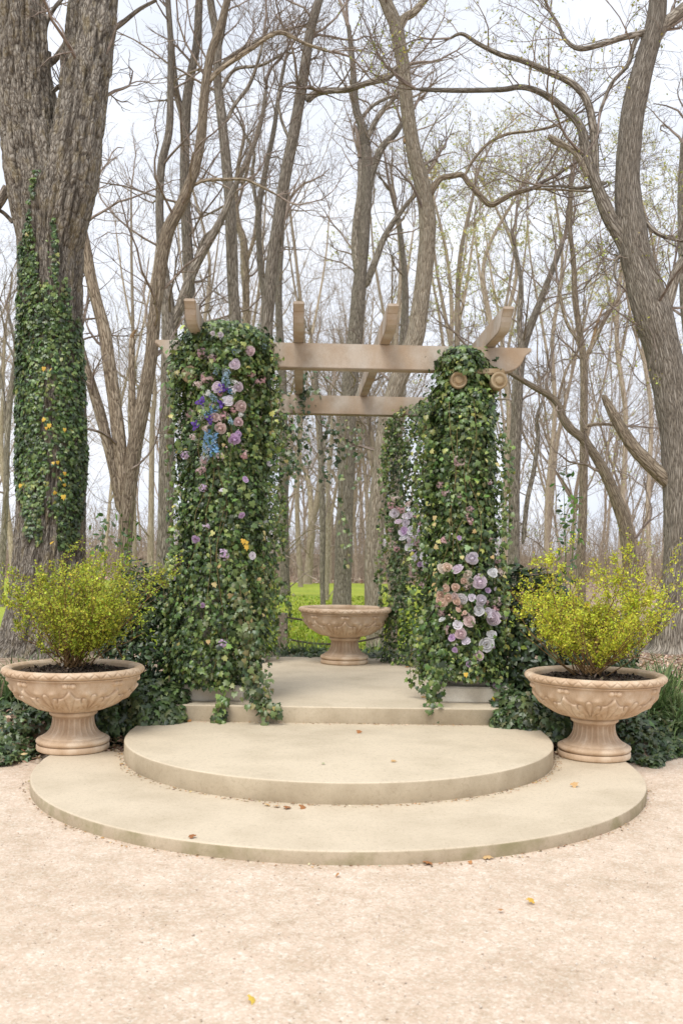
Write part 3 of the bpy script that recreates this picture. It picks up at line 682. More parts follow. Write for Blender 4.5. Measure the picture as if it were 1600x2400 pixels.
tk, bigP, bigR = relief_tube('trunk', [(70, 1570, 250), (88, 1500, 196), (105, 1400, 176), (114, 1250, 160), (122, 1050, 152), (120, 850, 146), (118, 700, 145), (117, 560, 158), (121, 470, 178), (126, 420, 178), (129, 385, 140), (130, 362, 80), (130, 352, 20)], Yb, 330, 150, 0, 2)
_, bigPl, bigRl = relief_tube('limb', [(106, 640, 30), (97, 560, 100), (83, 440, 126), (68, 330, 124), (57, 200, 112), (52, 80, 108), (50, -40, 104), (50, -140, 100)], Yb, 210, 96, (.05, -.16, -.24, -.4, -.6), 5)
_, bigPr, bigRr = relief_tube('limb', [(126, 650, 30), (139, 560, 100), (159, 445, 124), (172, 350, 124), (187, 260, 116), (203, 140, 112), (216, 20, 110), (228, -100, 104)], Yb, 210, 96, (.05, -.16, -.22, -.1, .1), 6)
for pts, Y0 in (([(128, 400, 60), (122, 300, 52), (115, 240, 40), (108, 170, 22), (112, 120, 14)], Yb + .45), ([(112, 150, 14), (128, 135, 15), (150, 105, 15), (172, 70, 13), (190, 30, 11)], Yb + .5), ([(104, 120, 10), (106, 60, 10), (125, 20, 9), (150, -10, 8)], Yb + .6),
                ([(118, 215, 9), (138, 198, 11), (160, 192, 12)], Yb + .4), ([(262, 66, 14), (285, 50, 11), (320, 22, 9), (360, 0, 8)], Yb + .2), ([(18, 430, 22), (5, 455, 24), (-20, 490, 24)], Yb - .1), ([(30, 510, 10), (10, 490, 9), (-10, 478, 8)], Yb)):
    Pt, R = limb_tube(pts, Y0, 20, 10, 0, .06, 4); tube_part('limb', Pt, R, 10, M['bark_grey'], big, .05)
twigs(big, [(bigPr[:, 60:], bigRr[:, 60:])], 9, 1.7, 3, (5, 5), seed=83, t0=.3)

TT = traced_tree
# triple stemmed tree beside the big one
TT('three-stemmed brown tree with a broken stub, between the big trunk and the left ivy pillar', 17.5,
   [(284, 1300, 34), (292, 1180, 34), (302, 1080, 36), (318, 980, 36), (334, 900, 32), (348, 815, 30), (354, 740, 29), (363, 660, 29), (377, 570, 29), (390, 520, 30), (414, 476, 27), (434, 428, 25), (450, 380, 24), (463, 305, 22), (470, 215, 21), (484, 125, 20), (505, 65, 18), (525, -10, 16)],
   [[(284, 1150, 26), (276, 1030, 30), (264, 930, 30), (250, 830, 30), (240, 760, 29), (222, 690, 26), (208, 630, 25), (197, 565, 24), (180, 480, 20)],
    [(280, 1180, 22), (262, 1080, 24), (238, 980, 24), (216, 900, 24), (195, 836, 22), (180, 780, 20)],
    {'p': [(308, 980, 18), (304, 900, 15), (303, 830, 14), (304, 770, 14)], 'bare': 1}, {'p': [(302, 785, 12), (306, 768, 9), (314, 756, 3)], 'mat': 'broken', 'bare': 1},
    [(470, 205, 12), (490, 175, 12), (520, 150, 11), (580, 110, 11), (640, 75, 10), (700, 100, 8), (760, 120, 7)],
    [(446, 425, 8), (470, 415, 7), (520, 412, 7), (570, 415, 6), (640, 450, 5)]], 'bark_tan', seed=3, tw=(12, 2.2))
TT('grey trunk rising just left of the left ivy pillar', 20.5,
   [(379, 1335, 42), (381, 1190, 37), (384, 1000, 36), (388, 850, 36), (390, 760, 38), (384, 680, 30), (373, 600, 22), (368, 530, 19), (367, 450, 19), (372, 375, 19), (389, 300, 17), (392, 200, 15), (392, 90, 14), (386, 0, 13)],
   [[(388, 770, 30), (410, 715, 24), (440, 632, 22), (470, 572, 20), (508, 505, 18), (530, 450, 15), (555, 395, 13), (580, 340, 12), (600, 280, 10), (612, 200, 8)]], 'bark_grey', seed=4, tw=(10, 2.4))
TT('tall grey trunk emerging behind the left end of the pergola beam', 22,
   [(440, 1300, 32), (438, 1000, 29), (436, 760, 27), (435, 650, 25), (430, 550, 24), (425, 450, 23), (425, 350, 22), (428, 250, 22), (436, 185, 20), (452, 100, 19), (458, 0, 17)],
   [[(424, 300, 16), (418, 260, 15), (405, 210, 15), (398, 150, 14), (390, 60, 13), (384, -20, 12)], [(437, 640, 12), (455, 580, 10), (470, 545, 8), (500, 520, 6)]], 'bark_grey', seed=5, tw=(12, 2.4))
TT('dark trunk leaning right above the left pillar, with a fork near its top', 21,
   [(552, 1300, 34), (546, 1000, 30), (541, 760, 27), (535, 650, 26), (532, 550, 26), (527, 450, 24), (520, 375, 23), (510, 275, 22), (499, 180, 20), (500, 100, 20), (488, 30, 18), (480, -20, 16)],
   [[(502, 110, 15), (512, 60, 14), (522, 0, 13)], [(520, 280, 9), (540, 240, 9), (570, 200, 9), (590, 150, 8), (606, 90, 7)], [(496, 170, 12), (530, 130, 10), (590, 95, 9), (640, 70, 8)], [(504, 210, 9), (540, 160, 8), (600, 150, 7), (655, 120, 6)]], 'bark_grey', seed=6, tw=(12, 2.3))
TT('slim grey tree with twin stems left of the leaning trunk', 26,
   [(600, 1300, 20), (606, 900, 17), (608, 700, 15), (598, 610, 14), (594, 500, 13), (608, 400, 12), (628, 305, 11), (640, 220, 9), (655, 140, 7)],
   [[(590, 480, 9), (580, 400, 8), (583, 350, 7), (560, 300, 5)]], 'bark_grey', seed=7, tw=(9, 2.4))
TT('slender brown trunk between the dark trunk and the slim grey tree', 27,
   [(575, 1300, 20), (570, 900, 18), (566, 750, 17), (562, 570, 16), (545, 500, 12), (545, 400, 9), (560, 320, 7)],
   [[(564, 610, 9), (585, 540, 9), (592, 470, 8)], [(545, 480, 7), (570, 380, 7), (590, 300, 6), (610, 240, 5)]], 'bark_tan', seed=8, tw=(8, 2.2))
TT('straight grey trunk leaning right across the sky, left of centre', 20,
   [(590, 1310, 40), (600, 1000, 34), (611, 770, 30), (616, 700, 30), (626, 600, 29), (640, 500, 28), (656, 400, 27), (676, 300, 26), (697, 175, 24), (712, 75, 22), (735, -10, 20)],
   [[(703, 232, 18), (725, 215, 16), (760, 208, 14), (800, 206, 13), (850, 188, 12), (905, 168, 10)], [(668, 330, 7), (645, 270, 7), (640, 215, 6), (670, 190, 5), (720, 205, 4)]], 'bark_grey', seed=9, tw=(10, 2.4))
TT('dark straight trunk rising behind the middle urn', 30,
   [(785, 1390, 46), (787, 1320, 40), (791, 1200, 39), (795, 1100, 38), (799, 950, 38), (806, 850, 36), (816, 770, 34), (822, 690, 32), (830, 600, 28), (838, 500, 26), (842, 400, 24), (835, 305, 22), (816, 245, 18), (810, 150, 14), (800, 60, 10)],
   [[(826, 640, 24), (816, 560, 20), (820, 500, 18), (828, 430, 16), (826, 360, 12)], [(838, 480, 18), (856, 390, 18), (880, 335, 16), (905, 310, 14), (925, 280, 11)], [(838, 660, 18), (865, 590, 16), (885, 540, 14), (925, 480, 11), (960, 440, 9)], [(838, 330, 14), (870, 265, 12), (905, 225, 10), (920, 190, 8)],
    [(830, 270, 9), (860, 240, 8), (900, 220, 7)]], 'bark_grey', seed=10, tw=(14, 3.2), dens=(6, 5))
TT('pale leaning trunk right of the middle urn with splintered limb stubs above', 18.3,
   [(862, 1490, 44), (858, 1400, 42), (856, 1300, 40), (862, 1210, 40), (874, 1090, 40), (888, 970, 40), (908, 890, 40), (932, 830, 40), (954, 770, 42), (968, 675, 40), (979, 575, 39), (981, 500, 40), (969, 425, 37), (950, 350, 34), (935, 250, 32), (925, 150, 31), (909, 62, 30), (892, 20, 30), (876, -20, 28)],
   [{'p': [(912, 80, 18), (925, 45, 20), (950, 28, 18), (975, 0, 15), (990, -20, 13)], 'mat': 'bark_pale'}, {'p': [(930, 330, 14), (936, 310, 12), (940, 306, 3)], 'mat': 'broken', 'bare': 1},
    {'p': [(984, 450, 18), (997, 428, 16), (1012, 410, 13), (1035, 405, 13), (1060, 402, 12), (1075, 420, 13), (1095, 442, 13), (1124, 470, 13), (1150, 460, 12), (1180, 444, 11), (1222, 434, 10)], 'mat': 'bark_tan'},
    {'p': [(1066, 404, 6), (1085, 370, 7), (1120, 330, 7), (1165, 308, 7), (1215, 302, 6), (1270, 290, 6), (1310, 270, 5)], 'mat': 'bark_tan'},
    {'p': [(1222, 434, 6), (1270, 435, 6), (1310, 438, 5), (1360, 440, 4)], 'mat': 'bark_tan'}, {'p': [(1222, 434, 6), (1250, 390, 5), (1280, 340, 4)], 'mat': 'bark_tan'},
    {'p': [(918, 150, 14), (890, 178, 13), (850, 190, 12), (784, 207, 11), (740, 212, 9)], 'mat': 'bark_grey'}], 'bark_pale', seed=11, tw=(8, 2.0), s=16, n=80, rough=.04)
# big tree at the right
rt, rsrc = TT('big dark tree with a flared root and crooked limbs, at the right edge', 17.0,
   [(1548, 1428, 104), (1556, 1380, 88), (1562, 1300, 80), (1562, 1200, 76), (1558, 1080, 74), (1552, 980, 76), (1540, 900, 78), (1522, 810, 80), (1503, 740, 88), (1488, 690, 86), (1470, 630, 76), (1456, 575, 70), (1446, 500, 62), (1440, 425, 56), (1443, 350, 54), (1450, 275, 54), (1463, 205, 52), (1483, 130, 48), (1502, 62, 44), (1510, 0, 40), (1514, -60, 36)],
   [[(1462, 620, 44), (1440, 575, 38), (1420, 535, 36), (1398, 498, 34), (1374, 440, 30), (1352, 375, 26), (1340, 320, 22), (1328, 285, 19), (1300, 255, 17), (1264, 226, 16), (1225, 206, 14), (1190, 200, 13), (1150, 206, 12), (1050, 208, 11), (950, 205, 9)],
    [(1376, 445, 14), (1366, 400, 19), (1364, 330, 18), (1356, 262, 18), (1340, 220, 17), (1310, 190, 15), (1260, 166, 14), (1200, 140, 13), (1150, 126, 12), (1100, 102, 10), (1060, 78, 8), (1030, 90, 5)],
    [(1492, 72, 18), (1460, 80, 16), (1430, 86, 14), (1380, 102, 13), (1330, 112, 11), (1298, 92, 9), (1280, 55, 8), (1262, 28, 7)], [(1464, 82, 12), (1452, 110, 12), (1440, 150, 10), (1405, 190, 9), (1385, 235, 8), (1376, 262, 7)],
    [(1500, 90, 34), (1522, 60, 30), (1545, 40, 28), (1580, 10, 26)], {'p': [(1496, 130, 10), (1506, 112, 8), (1512, 102, 2)], 'mat': 'broken', 'bare': 1},
    {'p': [(1258, 312, 14), (1275, 325, 17), (1300, 337, 14), (1320, 352, 14), (1340, 385, 16), (1352, 410, 18)], 'mat': 'bark_pale', 'bare': 1},
    [(1512, 740, 36), (1534, 690, 28), (1550, 630, 24), (1572, 590, 22)], {'p': [(1545, 1112, 40), (1524, 1098, 34), (1486, 1062, 32), (1450, 1022, 30), (1416, 968, 25), (1396, 930, 20), (1383, 906, 12)], 'bare': 1, 'mat': 'bark_tan'},
    [(1474, 500, 12), (1500, 530, 11), (1530, 545, 10), (1580, 555, 9)], [(1425, 585, 8), (1415, 600, 7), (1410, 630, 6), (1418, 648, 4)], [(1392, 420, 12), (1330, 432, 8), (1290, 428, 7), (1240, 428, 5)]],
   'bark_grey', seed=12, tw=(7, 2.0), s=18, n=110, rough=.05, gz=.25, limb_tw=7, buds=(1500, .045, [(.42, .42, .09), (.5, .48, .12), (.36, .40, .12)]))
# root flare of the right tree
for pts in ([(1535, 1360, 40), (1515, 1405, 34), (1490, 1432, 26), (1470, 1446, 10)], [(1545, 1390, 40), (1530, 1425, 32), (1515, 1445, 22)]):
    Pt, R = limb_tube(pts, 16.8, 20, 10, 0, .05, 3); tube_part('root', Pt, R, 10, M['bark_grey'], rt, .05)
TT('brown tree whose crooked trunk arches left behind the right bush', 19,
   [(1446, 1320, 36), (1444, 1286, 33), (1435, 1211, 32), (1410, 1136, 28), (1380, 1071, 24), (1340, 1011, 21), (1300, 976, 18), (1275, 921, 16), (1220, 886, 13), (1165, 853, 10), (1130, 830, 8)],
   [[(1350, 1020, 10), (1345, 985, 9), (1360, 975, 8), (1400, 975, 7), (1440, 980, 5)], [(1278, 925, 7), (1300, 850, 6), (1330, 800, 5)]], 'bark_tan', seed=13, tw=(13, 1.9), up=.09)
TT('straight slender trunk behind the bush of the right urn', 24,
   [(1333, 1290, 22), (1337, 1186, 20), (1339, 1086, 19), (1340, 936, 18), (1339, 836, 17), (1330, 761, 15), (1320, 690, 14), (1316, 600, 12), (1308, 520, 10), (1312, 420, 8)],
   [[(1340, 830, 12), (1360, 790, 11), (1390, 730, 10), (1430, 670, 8)], [(1340, 800, 8), (1300, 740, 8), (1280, 650, 7)], {'p': [(1355, 800, 8), (1370, 745, 7), (1384, 705, 4)], 'mat': 'broken', 'bare': 1}], 'bark_tan', seed=14, tw=(12, 2.4))
TT('grey trunk standing just right of the right ivy pillar', 27,
   [(1179, 1360, 30), (1179, 1250, 27), (1180, 1120, 26), (1184, 986, 26), (1190, 860, 25), (1202, 790, 22), (1225, 730, 17), (1260, 640, 14), (1290, 560, 11)],
   [[(1196, 820, 14), (1192, 740, 13), (1196, 650, 11), (1180, 560, 9)], [(1200, 1250, 10), (1210, 1150, 12), (1225, 1080, 11), (1235, 1000, 10), (1232, 960, 8), (1245, 920, 6)]], 'bark_grey', seed=15, tw=(14, 2.8))
TT('thin dark trunk at the right edge above the big tree', 22, [(1600, 1300, 30), (1590, 900, 26), (1572, 700, 22), (1566, 560, 20), (1564, 430, 18), (1568, 330, 14)], [], 'bark_grey', seed=16, tw=(6, 2.0))
TT('grey trunk with flared foot seen past the left rear pillar', 40, [(655, 1368, 26), (654, 1300, 22), (652, 1150, 21), (650, 900, 19), (640, 700, 16), (648, 520, 11)], [], 'bark_grey', seed=17, tw=(14, 4.2), dens=(6, 4))
TT('thin dark trunk left of the middle trunk, nearer of a pair', 33, [(742, 1392, 13), (740, 1330, 12), (741, 1200, 14), (738, 1100, 14), (736, 1000, 12), (728, 900, 10), (720, 800, 8)], [[(737, 1060, 9), (748, 1000, 8), (760, 940, 6)]], 'bark_grey', seed=18, tw=(8, 2.6))
TT('thin pale trunk left of the middle trunk, farther of a pair', 36, [(750, 1380, 11), (752, 1250, 11), (754, 1100, 10), (762, 1000, 9), (758, 900, 8)], [], 'bark_pale', seed=19, tw=(8, 2.6))
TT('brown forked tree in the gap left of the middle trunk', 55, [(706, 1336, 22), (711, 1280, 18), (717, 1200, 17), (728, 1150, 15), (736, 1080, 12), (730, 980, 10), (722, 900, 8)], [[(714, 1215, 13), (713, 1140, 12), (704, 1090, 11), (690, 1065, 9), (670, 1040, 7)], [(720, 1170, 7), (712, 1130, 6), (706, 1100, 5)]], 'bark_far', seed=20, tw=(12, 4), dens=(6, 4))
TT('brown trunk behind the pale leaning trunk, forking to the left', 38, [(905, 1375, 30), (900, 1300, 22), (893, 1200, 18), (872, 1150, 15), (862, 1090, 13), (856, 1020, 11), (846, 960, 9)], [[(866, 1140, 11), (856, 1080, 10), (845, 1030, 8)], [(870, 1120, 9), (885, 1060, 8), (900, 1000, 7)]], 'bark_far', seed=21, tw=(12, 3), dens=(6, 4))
TT('grey trunk close behind the right rear pillar', 32, [(915, 1370, 34), (912, 1250, 28), (908, 1100, 26), (915, 950, 24), (925, 800, 20), (930, 650, 15), (915, 500, 10)], [], 'bark_grey', seed=22, tw=(10, 3))
TT('thin dark crooked tree at the far left edge', 30, [(2, 1350, 16), (14, 1150, 14), (18, 1000, 13), (28, 880, 12), (36, 800, 8), (20, 720, 6)], [[(16, 1000, 9), (8, 900, 7), (0, 850, 5)], [(26, 900, 7), (34, 830, 6), (14, 780, 4)]], 'bark_grey', seed=23, tw=(9, 2.4))
TT('slim brown trunk between the three-stemmed tree and the grey trunk', 33, [(345, 1320, 16), (348, 1150, 13), (350, 980, 12), (356, 900, 10), (350, 830, 8), (342, 760, 6)], [[(352, 960, 7), (330, 900, 6), (310, 880, 4)]], 'bark_far', seed=24, tw=(10, 2.6))
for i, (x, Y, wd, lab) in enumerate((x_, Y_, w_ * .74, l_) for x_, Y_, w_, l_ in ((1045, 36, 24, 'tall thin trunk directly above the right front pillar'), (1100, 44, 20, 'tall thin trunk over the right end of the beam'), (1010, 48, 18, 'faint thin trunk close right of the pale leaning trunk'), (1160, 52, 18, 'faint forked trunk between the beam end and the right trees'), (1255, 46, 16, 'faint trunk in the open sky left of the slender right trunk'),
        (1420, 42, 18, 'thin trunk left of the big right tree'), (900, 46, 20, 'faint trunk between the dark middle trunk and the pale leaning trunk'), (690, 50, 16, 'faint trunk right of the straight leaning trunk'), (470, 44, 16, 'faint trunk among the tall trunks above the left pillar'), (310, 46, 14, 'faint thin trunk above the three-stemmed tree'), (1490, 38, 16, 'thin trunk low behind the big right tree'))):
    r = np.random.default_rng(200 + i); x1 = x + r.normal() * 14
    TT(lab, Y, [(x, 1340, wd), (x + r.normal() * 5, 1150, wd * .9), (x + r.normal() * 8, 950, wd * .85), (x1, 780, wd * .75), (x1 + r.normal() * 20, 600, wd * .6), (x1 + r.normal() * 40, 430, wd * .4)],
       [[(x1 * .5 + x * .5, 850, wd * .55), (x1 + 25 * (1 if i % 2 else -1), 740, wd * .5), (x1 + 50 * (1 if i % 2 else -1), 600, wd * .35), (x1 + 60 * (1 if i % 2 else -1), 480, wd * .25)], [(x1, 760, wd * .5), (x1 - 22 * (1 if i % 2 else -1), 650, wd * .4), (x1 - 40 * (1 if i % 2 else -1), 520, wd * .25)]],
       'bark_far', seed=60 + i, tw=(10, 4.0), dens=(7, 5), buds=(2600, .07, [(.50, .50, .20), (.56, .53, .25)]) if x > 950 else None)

# --- the woods beyond the lawn: a few tree shapes, many trees
def wood_tree(seed, h):
    g = np.random.default_rng(seed)
    k = 14; Pt, R = grow(np.zeros((1, 3)), np.array([[.05 * g.normal(), .05 * g.normal(), 1]]), np.array([h]), np.array([.10 + .06 * g.random()]), k, .045, .06, .2, g)
    Pt[0, 0, 2] = -.2; it = [tubes(Pt, R, 8)]
    s1 = sprout(Pt, R, 13, .22, .55, .40, .55, g); s1[1][:, 2] += .35; P1, R1 = grow(*s1, 9, .13, .07, .3, g); it.append(tubes(P1, R1, 5))
    P2, R2 = grow(*sprout(P1, R1, 7, .2, .7, .45, .55, g), 6, .18, .05, .4, g); R2 = np.maximum(R2, .008); it.append(tubes(P2, R2, 3))
    P3, R3 = grow(*sprout(P2, R2, 6, .15, .7, .5, .6, g), 4, .2, .05, .6, g); R3 = np.clip(R3, .0055, .012); it.append(tubes(P3, R3, 3))
    def mk(nm, its, mt):
        vs, fs, bs, n = [], [], [], 0
        for v, q, b in its: vs.append(v); fs.append(q + n); bs.append(b); n += len(v)
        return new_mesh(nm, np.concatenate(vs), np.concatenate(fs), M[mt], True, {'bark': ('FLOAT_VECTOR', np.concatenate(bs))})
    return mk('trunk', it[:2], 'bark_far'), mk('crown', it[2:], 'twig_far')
shapes = [wood_tree(300 + i, 17 + 1.3 * i) for i in range(6)]
g = np.random.default_rng(5)
for i in range(70):
    Y = 57 + 62 * g.random() ** 1.3; X = (-.54 + 1.08 * g.random()) * Y
    o = empty('woodland_tree', (X, Y, 0), 'thin bare tree in the far woods beyond the lawn', 'tree', 'thin trees of the far woods')
    sc_ = .7 + .5 * g.random(); o.scale = (sc_ * (1 + .35 * g.random()), sc_ * (1 + .35 * g.random()), sc_); o.rotation_euler = (.05 * g.normal(), .05 * g.normal(), 6.28 * g.random())
    a, b = shapes[i % 6]; link('trunk', a, o); c = link('crown', b, o); c['kind'] = 'stuff'
# undergrowth: a mass of thin stems and brush
def brush(n, y0, y1, h0, h1, r0, seed):
    g = np.random.default_rng(seed); Y = y0 + (y1 - y0) * g.random(n); X = (-.55 + 1.1 * g.random(n)) * Y
    h = h0 + (h1 - h0) * g.random(n) ** 2.2
    P1, R1 = grow(np.stack((X, Y, 0 * X - .05), -1), np.stack((.16 * g.normal(size=n), .16 * g.normal(size=n), np.ones(n)), -1), h, r0 * (.5 + g.random(n)), 6, .13, .02, .35, g); it = [tubes(P1, R1, 3)]
    P2, R2 = grow(*sprout(P1, R1, 5, .15, .7, .45, .6, g), 4, .2, .03, .5, g); it.append(tubes(P2, np.maximum(R2, .008), 3))
    vs, fs, bs, m = [], [], [], 0
    for v, q, b in it: vs.append(v); fs.append(q + m); bs.append(b); m += len(v)
    return np.concatenate(vs), np.concatenate(fs), np.concatenate(bs)
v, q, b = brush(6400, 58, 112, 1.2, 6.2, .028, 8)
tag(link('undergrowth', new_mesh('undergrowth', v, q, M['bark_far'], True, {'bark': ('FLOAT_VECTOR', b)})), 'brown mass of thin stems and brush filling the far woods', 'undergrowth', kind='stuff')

# ================================================================== IVY
def ivy_cloud(n, cx, cy, z0, z1, rf, cap=.25, flat=.0, seed=1, layers=.14, front=.72, zpow=1.0):
    g = np.random.default_rng(seed); m = int(n * front)
    th = np.concatenate((-math.pi / 2 + (g.random(m) * 2 - 1) * 2.0, g.random(n - m) * 2 * math.pi)); z = z0 + (z1 - z0) * g.random(n) ** zpow
    q = np.stack((np.cos(th) * 1.1, np.sin(th) * 1.1, z * 1.0), -1)
    lump = fbm(q * 3.2 + seed * 3.1, 3, seed); fine = vnoise(q * 9 + seed, seed + 5)
    capm = np.sqrt(np.clip(1 - np.clip((z - (z1 - cap)) / cap, 0, 1) ** 2, .02, 1))
    lay = g.random(n) ** 1.6
    r = (rf(z, th) * (1 + .30 * lump + .08 * fine)) * capm - layers * lay + .15 * (g.random(n) < .09) * g.random(n)
    p = np.stack((cx + r * np.cos(th), cy + r * np.sin(th), z), -1)
    nr = np.stack((np.cos(th), np.sin(th), .5 + .9 * np.clip((z - (z1 - cap)) / cap, 0, 1)), -1) + .45 * g.normal(size=(n, 3))
    tip = np.stack((.5 * g.normal(size=n), .5 * g.normal(size=n), np.full(n, -1.0)), -1)
    return p, unit(nr), tip, lay, lump
def strand_leaves(path, n, spread, seed, down=1.0):
    g = np.random.default_rng(seed); a = smooth_path(path, 60); i = g.integers(0, 60, n); p = a[i] + spread * g.normal(size=(n, 3))
    nr = unit(np.stack((.5 * g.normal(size=n), -1 + .4 * g.normal(size=n), .45 + .4 * g.normal(size=n)), -1)); tip = np.stack((.6 * g.normal(size=n), .3 * g.normal(size=n), np.full(n, -down)), -1)
    return p, nr, tip, a
def vines(parent, paths, r, mat='vine'):
    for pts in paths:
        a = smooth_path(pts, 40); tube_part('vine', a[None], np.full((1, 40), r), 5, M[mat], parent)
def ivy_thing(label, loc, clouds, pal, single=260, size=(.026, .064), extra=None, vine_paths=(), group=None, carve=None, cat='ivy', name='climbing_ivy', edge=None, eye=np.array((0, 0, 1.78))):
    o = empty(name, loc, label, cat, group)
    p, nr, tip = [np.concatenate([c[i] for c in clouds]) for i in range(3)]; lay = np.concatenate([c[3] for c in clouds]); lump = np.concatenate([c[4] for c in clouds])
    if carve is not None: k = carve(p); p, nr, tip, lay, lump = p[k], nr[k], tip[k], lay[k], lump[k]
    n = len(p); sz = size[0] + (size[1] - size[0]) * rng.random(n) ** 1.3
    col = palette(n, IVYC, pal); patch = fbm(p * 2.3 + 7, 3, 71); col *= np.clip(1 + .55 * patch, .5, 1.5)[:, None]
    yel = (patch > .22) & (rng.random(n) < .35); col[yel] = palette(int(yel.sum()), [(.12, .16, .045), (.2, .22, .07)], [3, 1])
    # the outermost leaves that face the viewer become leaves of their own
    face = (unit(eye - p) * nr).sum(1); sc_ = face - 1.6 * lay + .25 * rng.random(n); top = np.argsort(-sc_)[:single * 3]; top = rng.choice(top, min(single, len(top)), replace=False)
    leaf_objects(o, p[top], nr[top], tip[top], sz[top] * 1.06); k = np.ones(n, bool); k[top] = False
    v, f, a = leaves(IVY, p[k], nr[k], tip[k], sz[k], col[k]); part('foliage', v, f, M['leaf'], o, False, a, 'stuff')
    if extra:
        for (pp, nn, tt, ss, cc, nm) in extra:
            v, f, a = leaves(IVY, pp, nn, tt, ss, cc); part(nm, v, f, M['leaf'], o, False, a, 'stuff')
    # loose sprigs standing off the sides
    g = np.random.default_rng(int(abs(loc[0]) * 1000)); c0 = clouds[0]
    if edge:
        ecx, ecy, er, ez0, ez1 = edge; E = []
        for i in range(34):
            sgn = 1 if i % 2 else -1; th = -math.pi / 2 + sgn * (1.0 + .7 * g.random()); z_ = ez0 + (ez1 - ez0) * g.random(); ln_ = .25 + .45 * g.random(); q0 = np.array((ecx + er * .95 * math.cos(th), ecy + er * .95 * math.sin(th), z_)); o1 = np.array((math.cos(th), math.sin(th), 0)) * (.04 + .09 * g.random())
            pth = [q0, q0 + o1 + (0, 0, -.10 * ln_), q0 + o1 * 1.25 + (0, 0, -.55 * ln_), q0 + o1 * 1.1 + (.02 * g.normal(), 0, -ln_)]; E.append(strand_leaves(pth, int(16 + 22 * ln_), .016, int(g.integers(1e6))))
        pe, ne, te = [np.concatenate([e[i] for e in E]) for i in range(3)]; m = len(pe); v, f, a = leaves(IVY, pe, ne, te, .022 + .036 * g.random(m), palette(m, IVYC, [1, 3, 4, 2.5, .5])); part('trailing_leaves', v, f, M['leaf'], o, False, a, 'stuff')
        for e in E[::3]: tube_part('vine', e[3][None], np.full((1, 60), .0022), 4, M['vine'], o)
    vines(o, vine_paths, .0026); return o
def wander(x, z0, z1, cx, cy, r, seed, m=7):
    """a stem running over the face of a pillar"""
    g = np.random.default_rng(seed); pts = []
    for i in range(m):
        z = z0 + (z1 - z0) * i / (m - 1); xx = np.clip(x + .03 * g.normal() * i ** .5, cx - r * .92, cx + r * .92)
        pts.append((xx, cy - math.sqrt(max(r * r - (xx - cx) ** 2, .001)) - .03 - .015 * g.random(), z))
    return pts
# front left
CL = (-1.135, 9.50)
rl = lambda z, th: .40 + .12 * sstep((2.0 - z) / 1.2) * (.5 - .5 * np.cos(th)) + .03 * sstep((z - 2.9) / .5) - .08 * sstep((.72 - z) / .15)
cl = ivy_cloud(17000, CL[0], CL[1], .52, 3.95, rl, .17, seed=3)
cl2 = ivy_cloud(1500, -1.0, 9.42, 3.42, 3.90, lambda z, th: .34 + 0 * z, .2, seed=4)
cl3 = ivy_cloud(900, -1.34, 9.42, 3.3, 3.86, lambda z, th: .28 + 0 * z, .2, seed=41)
spill = [P(548, 1330, 9.02), P(563, 1430, 8.98), P(574, 1520, 8.96), P(586, 1575, 8.97), P(603, 1612, 8.96), P(622, 1632, 8.93)]
s_p, s_n, s_t, _ = strand_leaves(spill, 330, .055, 9); s_c = palette(330, [(.10, .14, .045), (.16, .19, .07), (.06, .10, .035), (.24, .21, .09)], [4, 3, 3, 1])
sp2 = [P(520, 1560, 9.05), P(515, 1600, 9.02), P(505, 1640, 8.98), P(500, 1670, 8.9)]; q_p, q_n, q_t, _ = strand_leaves(sp2, 60, .03, 19); q_c = palette(60, IVYC, [1, 3, 4, 2, 0])
ivyL = ivy_thing('dense ivy pillar with the blue and lilac flowers near its top, front left', (CL[0], CL[1], Z3 + .15), [cl, cl2, cl3], [5.5, 4, 3, 1.2, .15], 300, edge=(CL[0], CL[1], .42, 1.0, 3.7),
    extra=[(s_p, s_n, s_t, .04 + .03 * rng.random(330), s_c, 'trailing_leaves'), (q_p, q_n, q_t, .04 + .03 * rng.random(60), q_c, 'trailing_leaves')],
    vine_paths=[wander(-1.3 + .09 * i, 3.3 - .2 * (i % 3), 1.5 - .4 * (i % 4), CL[0], CL[1], .40, i) for i in range(4)] + [wander(-.9, 1.6, .7, CL[0], CL[1], .46, 33), [tuple(a) for a in spill]])
# front right
CR = (1.155, 9.62)
rr_ = lambda z, th: .325 + .085 * sstep((1.3 - z) / .9) - .035 * sstep((z - 3.2) / .2) + .04 * np.exp(-((z - 2.4) / .6) ** 2) * (1 + np.cos(th - math.pi)) * .5
cr_ = ivy_cloud(16000, CR[0], CR[1], .60, 3.72, rr_, .50, seed=5)
cr2 = ivy_cloud(900, 1.13, 9.52, 3.46, 3.77, lambda z, th: .27 + 0 * z, .24, seed=6)
def carve_r(p):
    k = np.ones(len(p), bool)
    for xv in (1.075, 1.455):
        t = 9.34 / np.maximum(p[:, 1], 1); X = p[:, 0] * t; Z = CAMZ + (p[:, 2] - CAMZ) * t
        k &= ~((p[:, 1] < 9.40) & (np.hypot(X - xv, Z - (BZ0 - .125)) < .092))
    return k
low = [P(1000, 1500, 9.2), P(995, 1560, 9.1), P(990, 1600, 9.08), P(983, 1640, 9.07)]; l_p, l_n, l_t, _ = strand_leaves(low, 90, .04, 29)
ivyR = ivy_thing('dense ivy pillar with the peach and lavender roses near its foot, front right', (CR[0], CR[1], Z3 + .15), [cr_, cr2], [5, 4, 3, 1.5, .25], 300, carve=carve_r, edge=(CR[0], CR[1], .34, 1.0, 3.3),
    extra=[(l_p, l_n, l_t, .04 + .03 * rng.random(90), palette(90, IVYC, [2, 4, 3, 1, 0]), 'trailing_leaves')],
    vine_paths=[wander(.98 + .075 * i, 3.2 - .25 * (i % 3), 1.2 + .2 * (i % 3), CR[0], CR[1], .35, 50 + i) for i in range(4)])
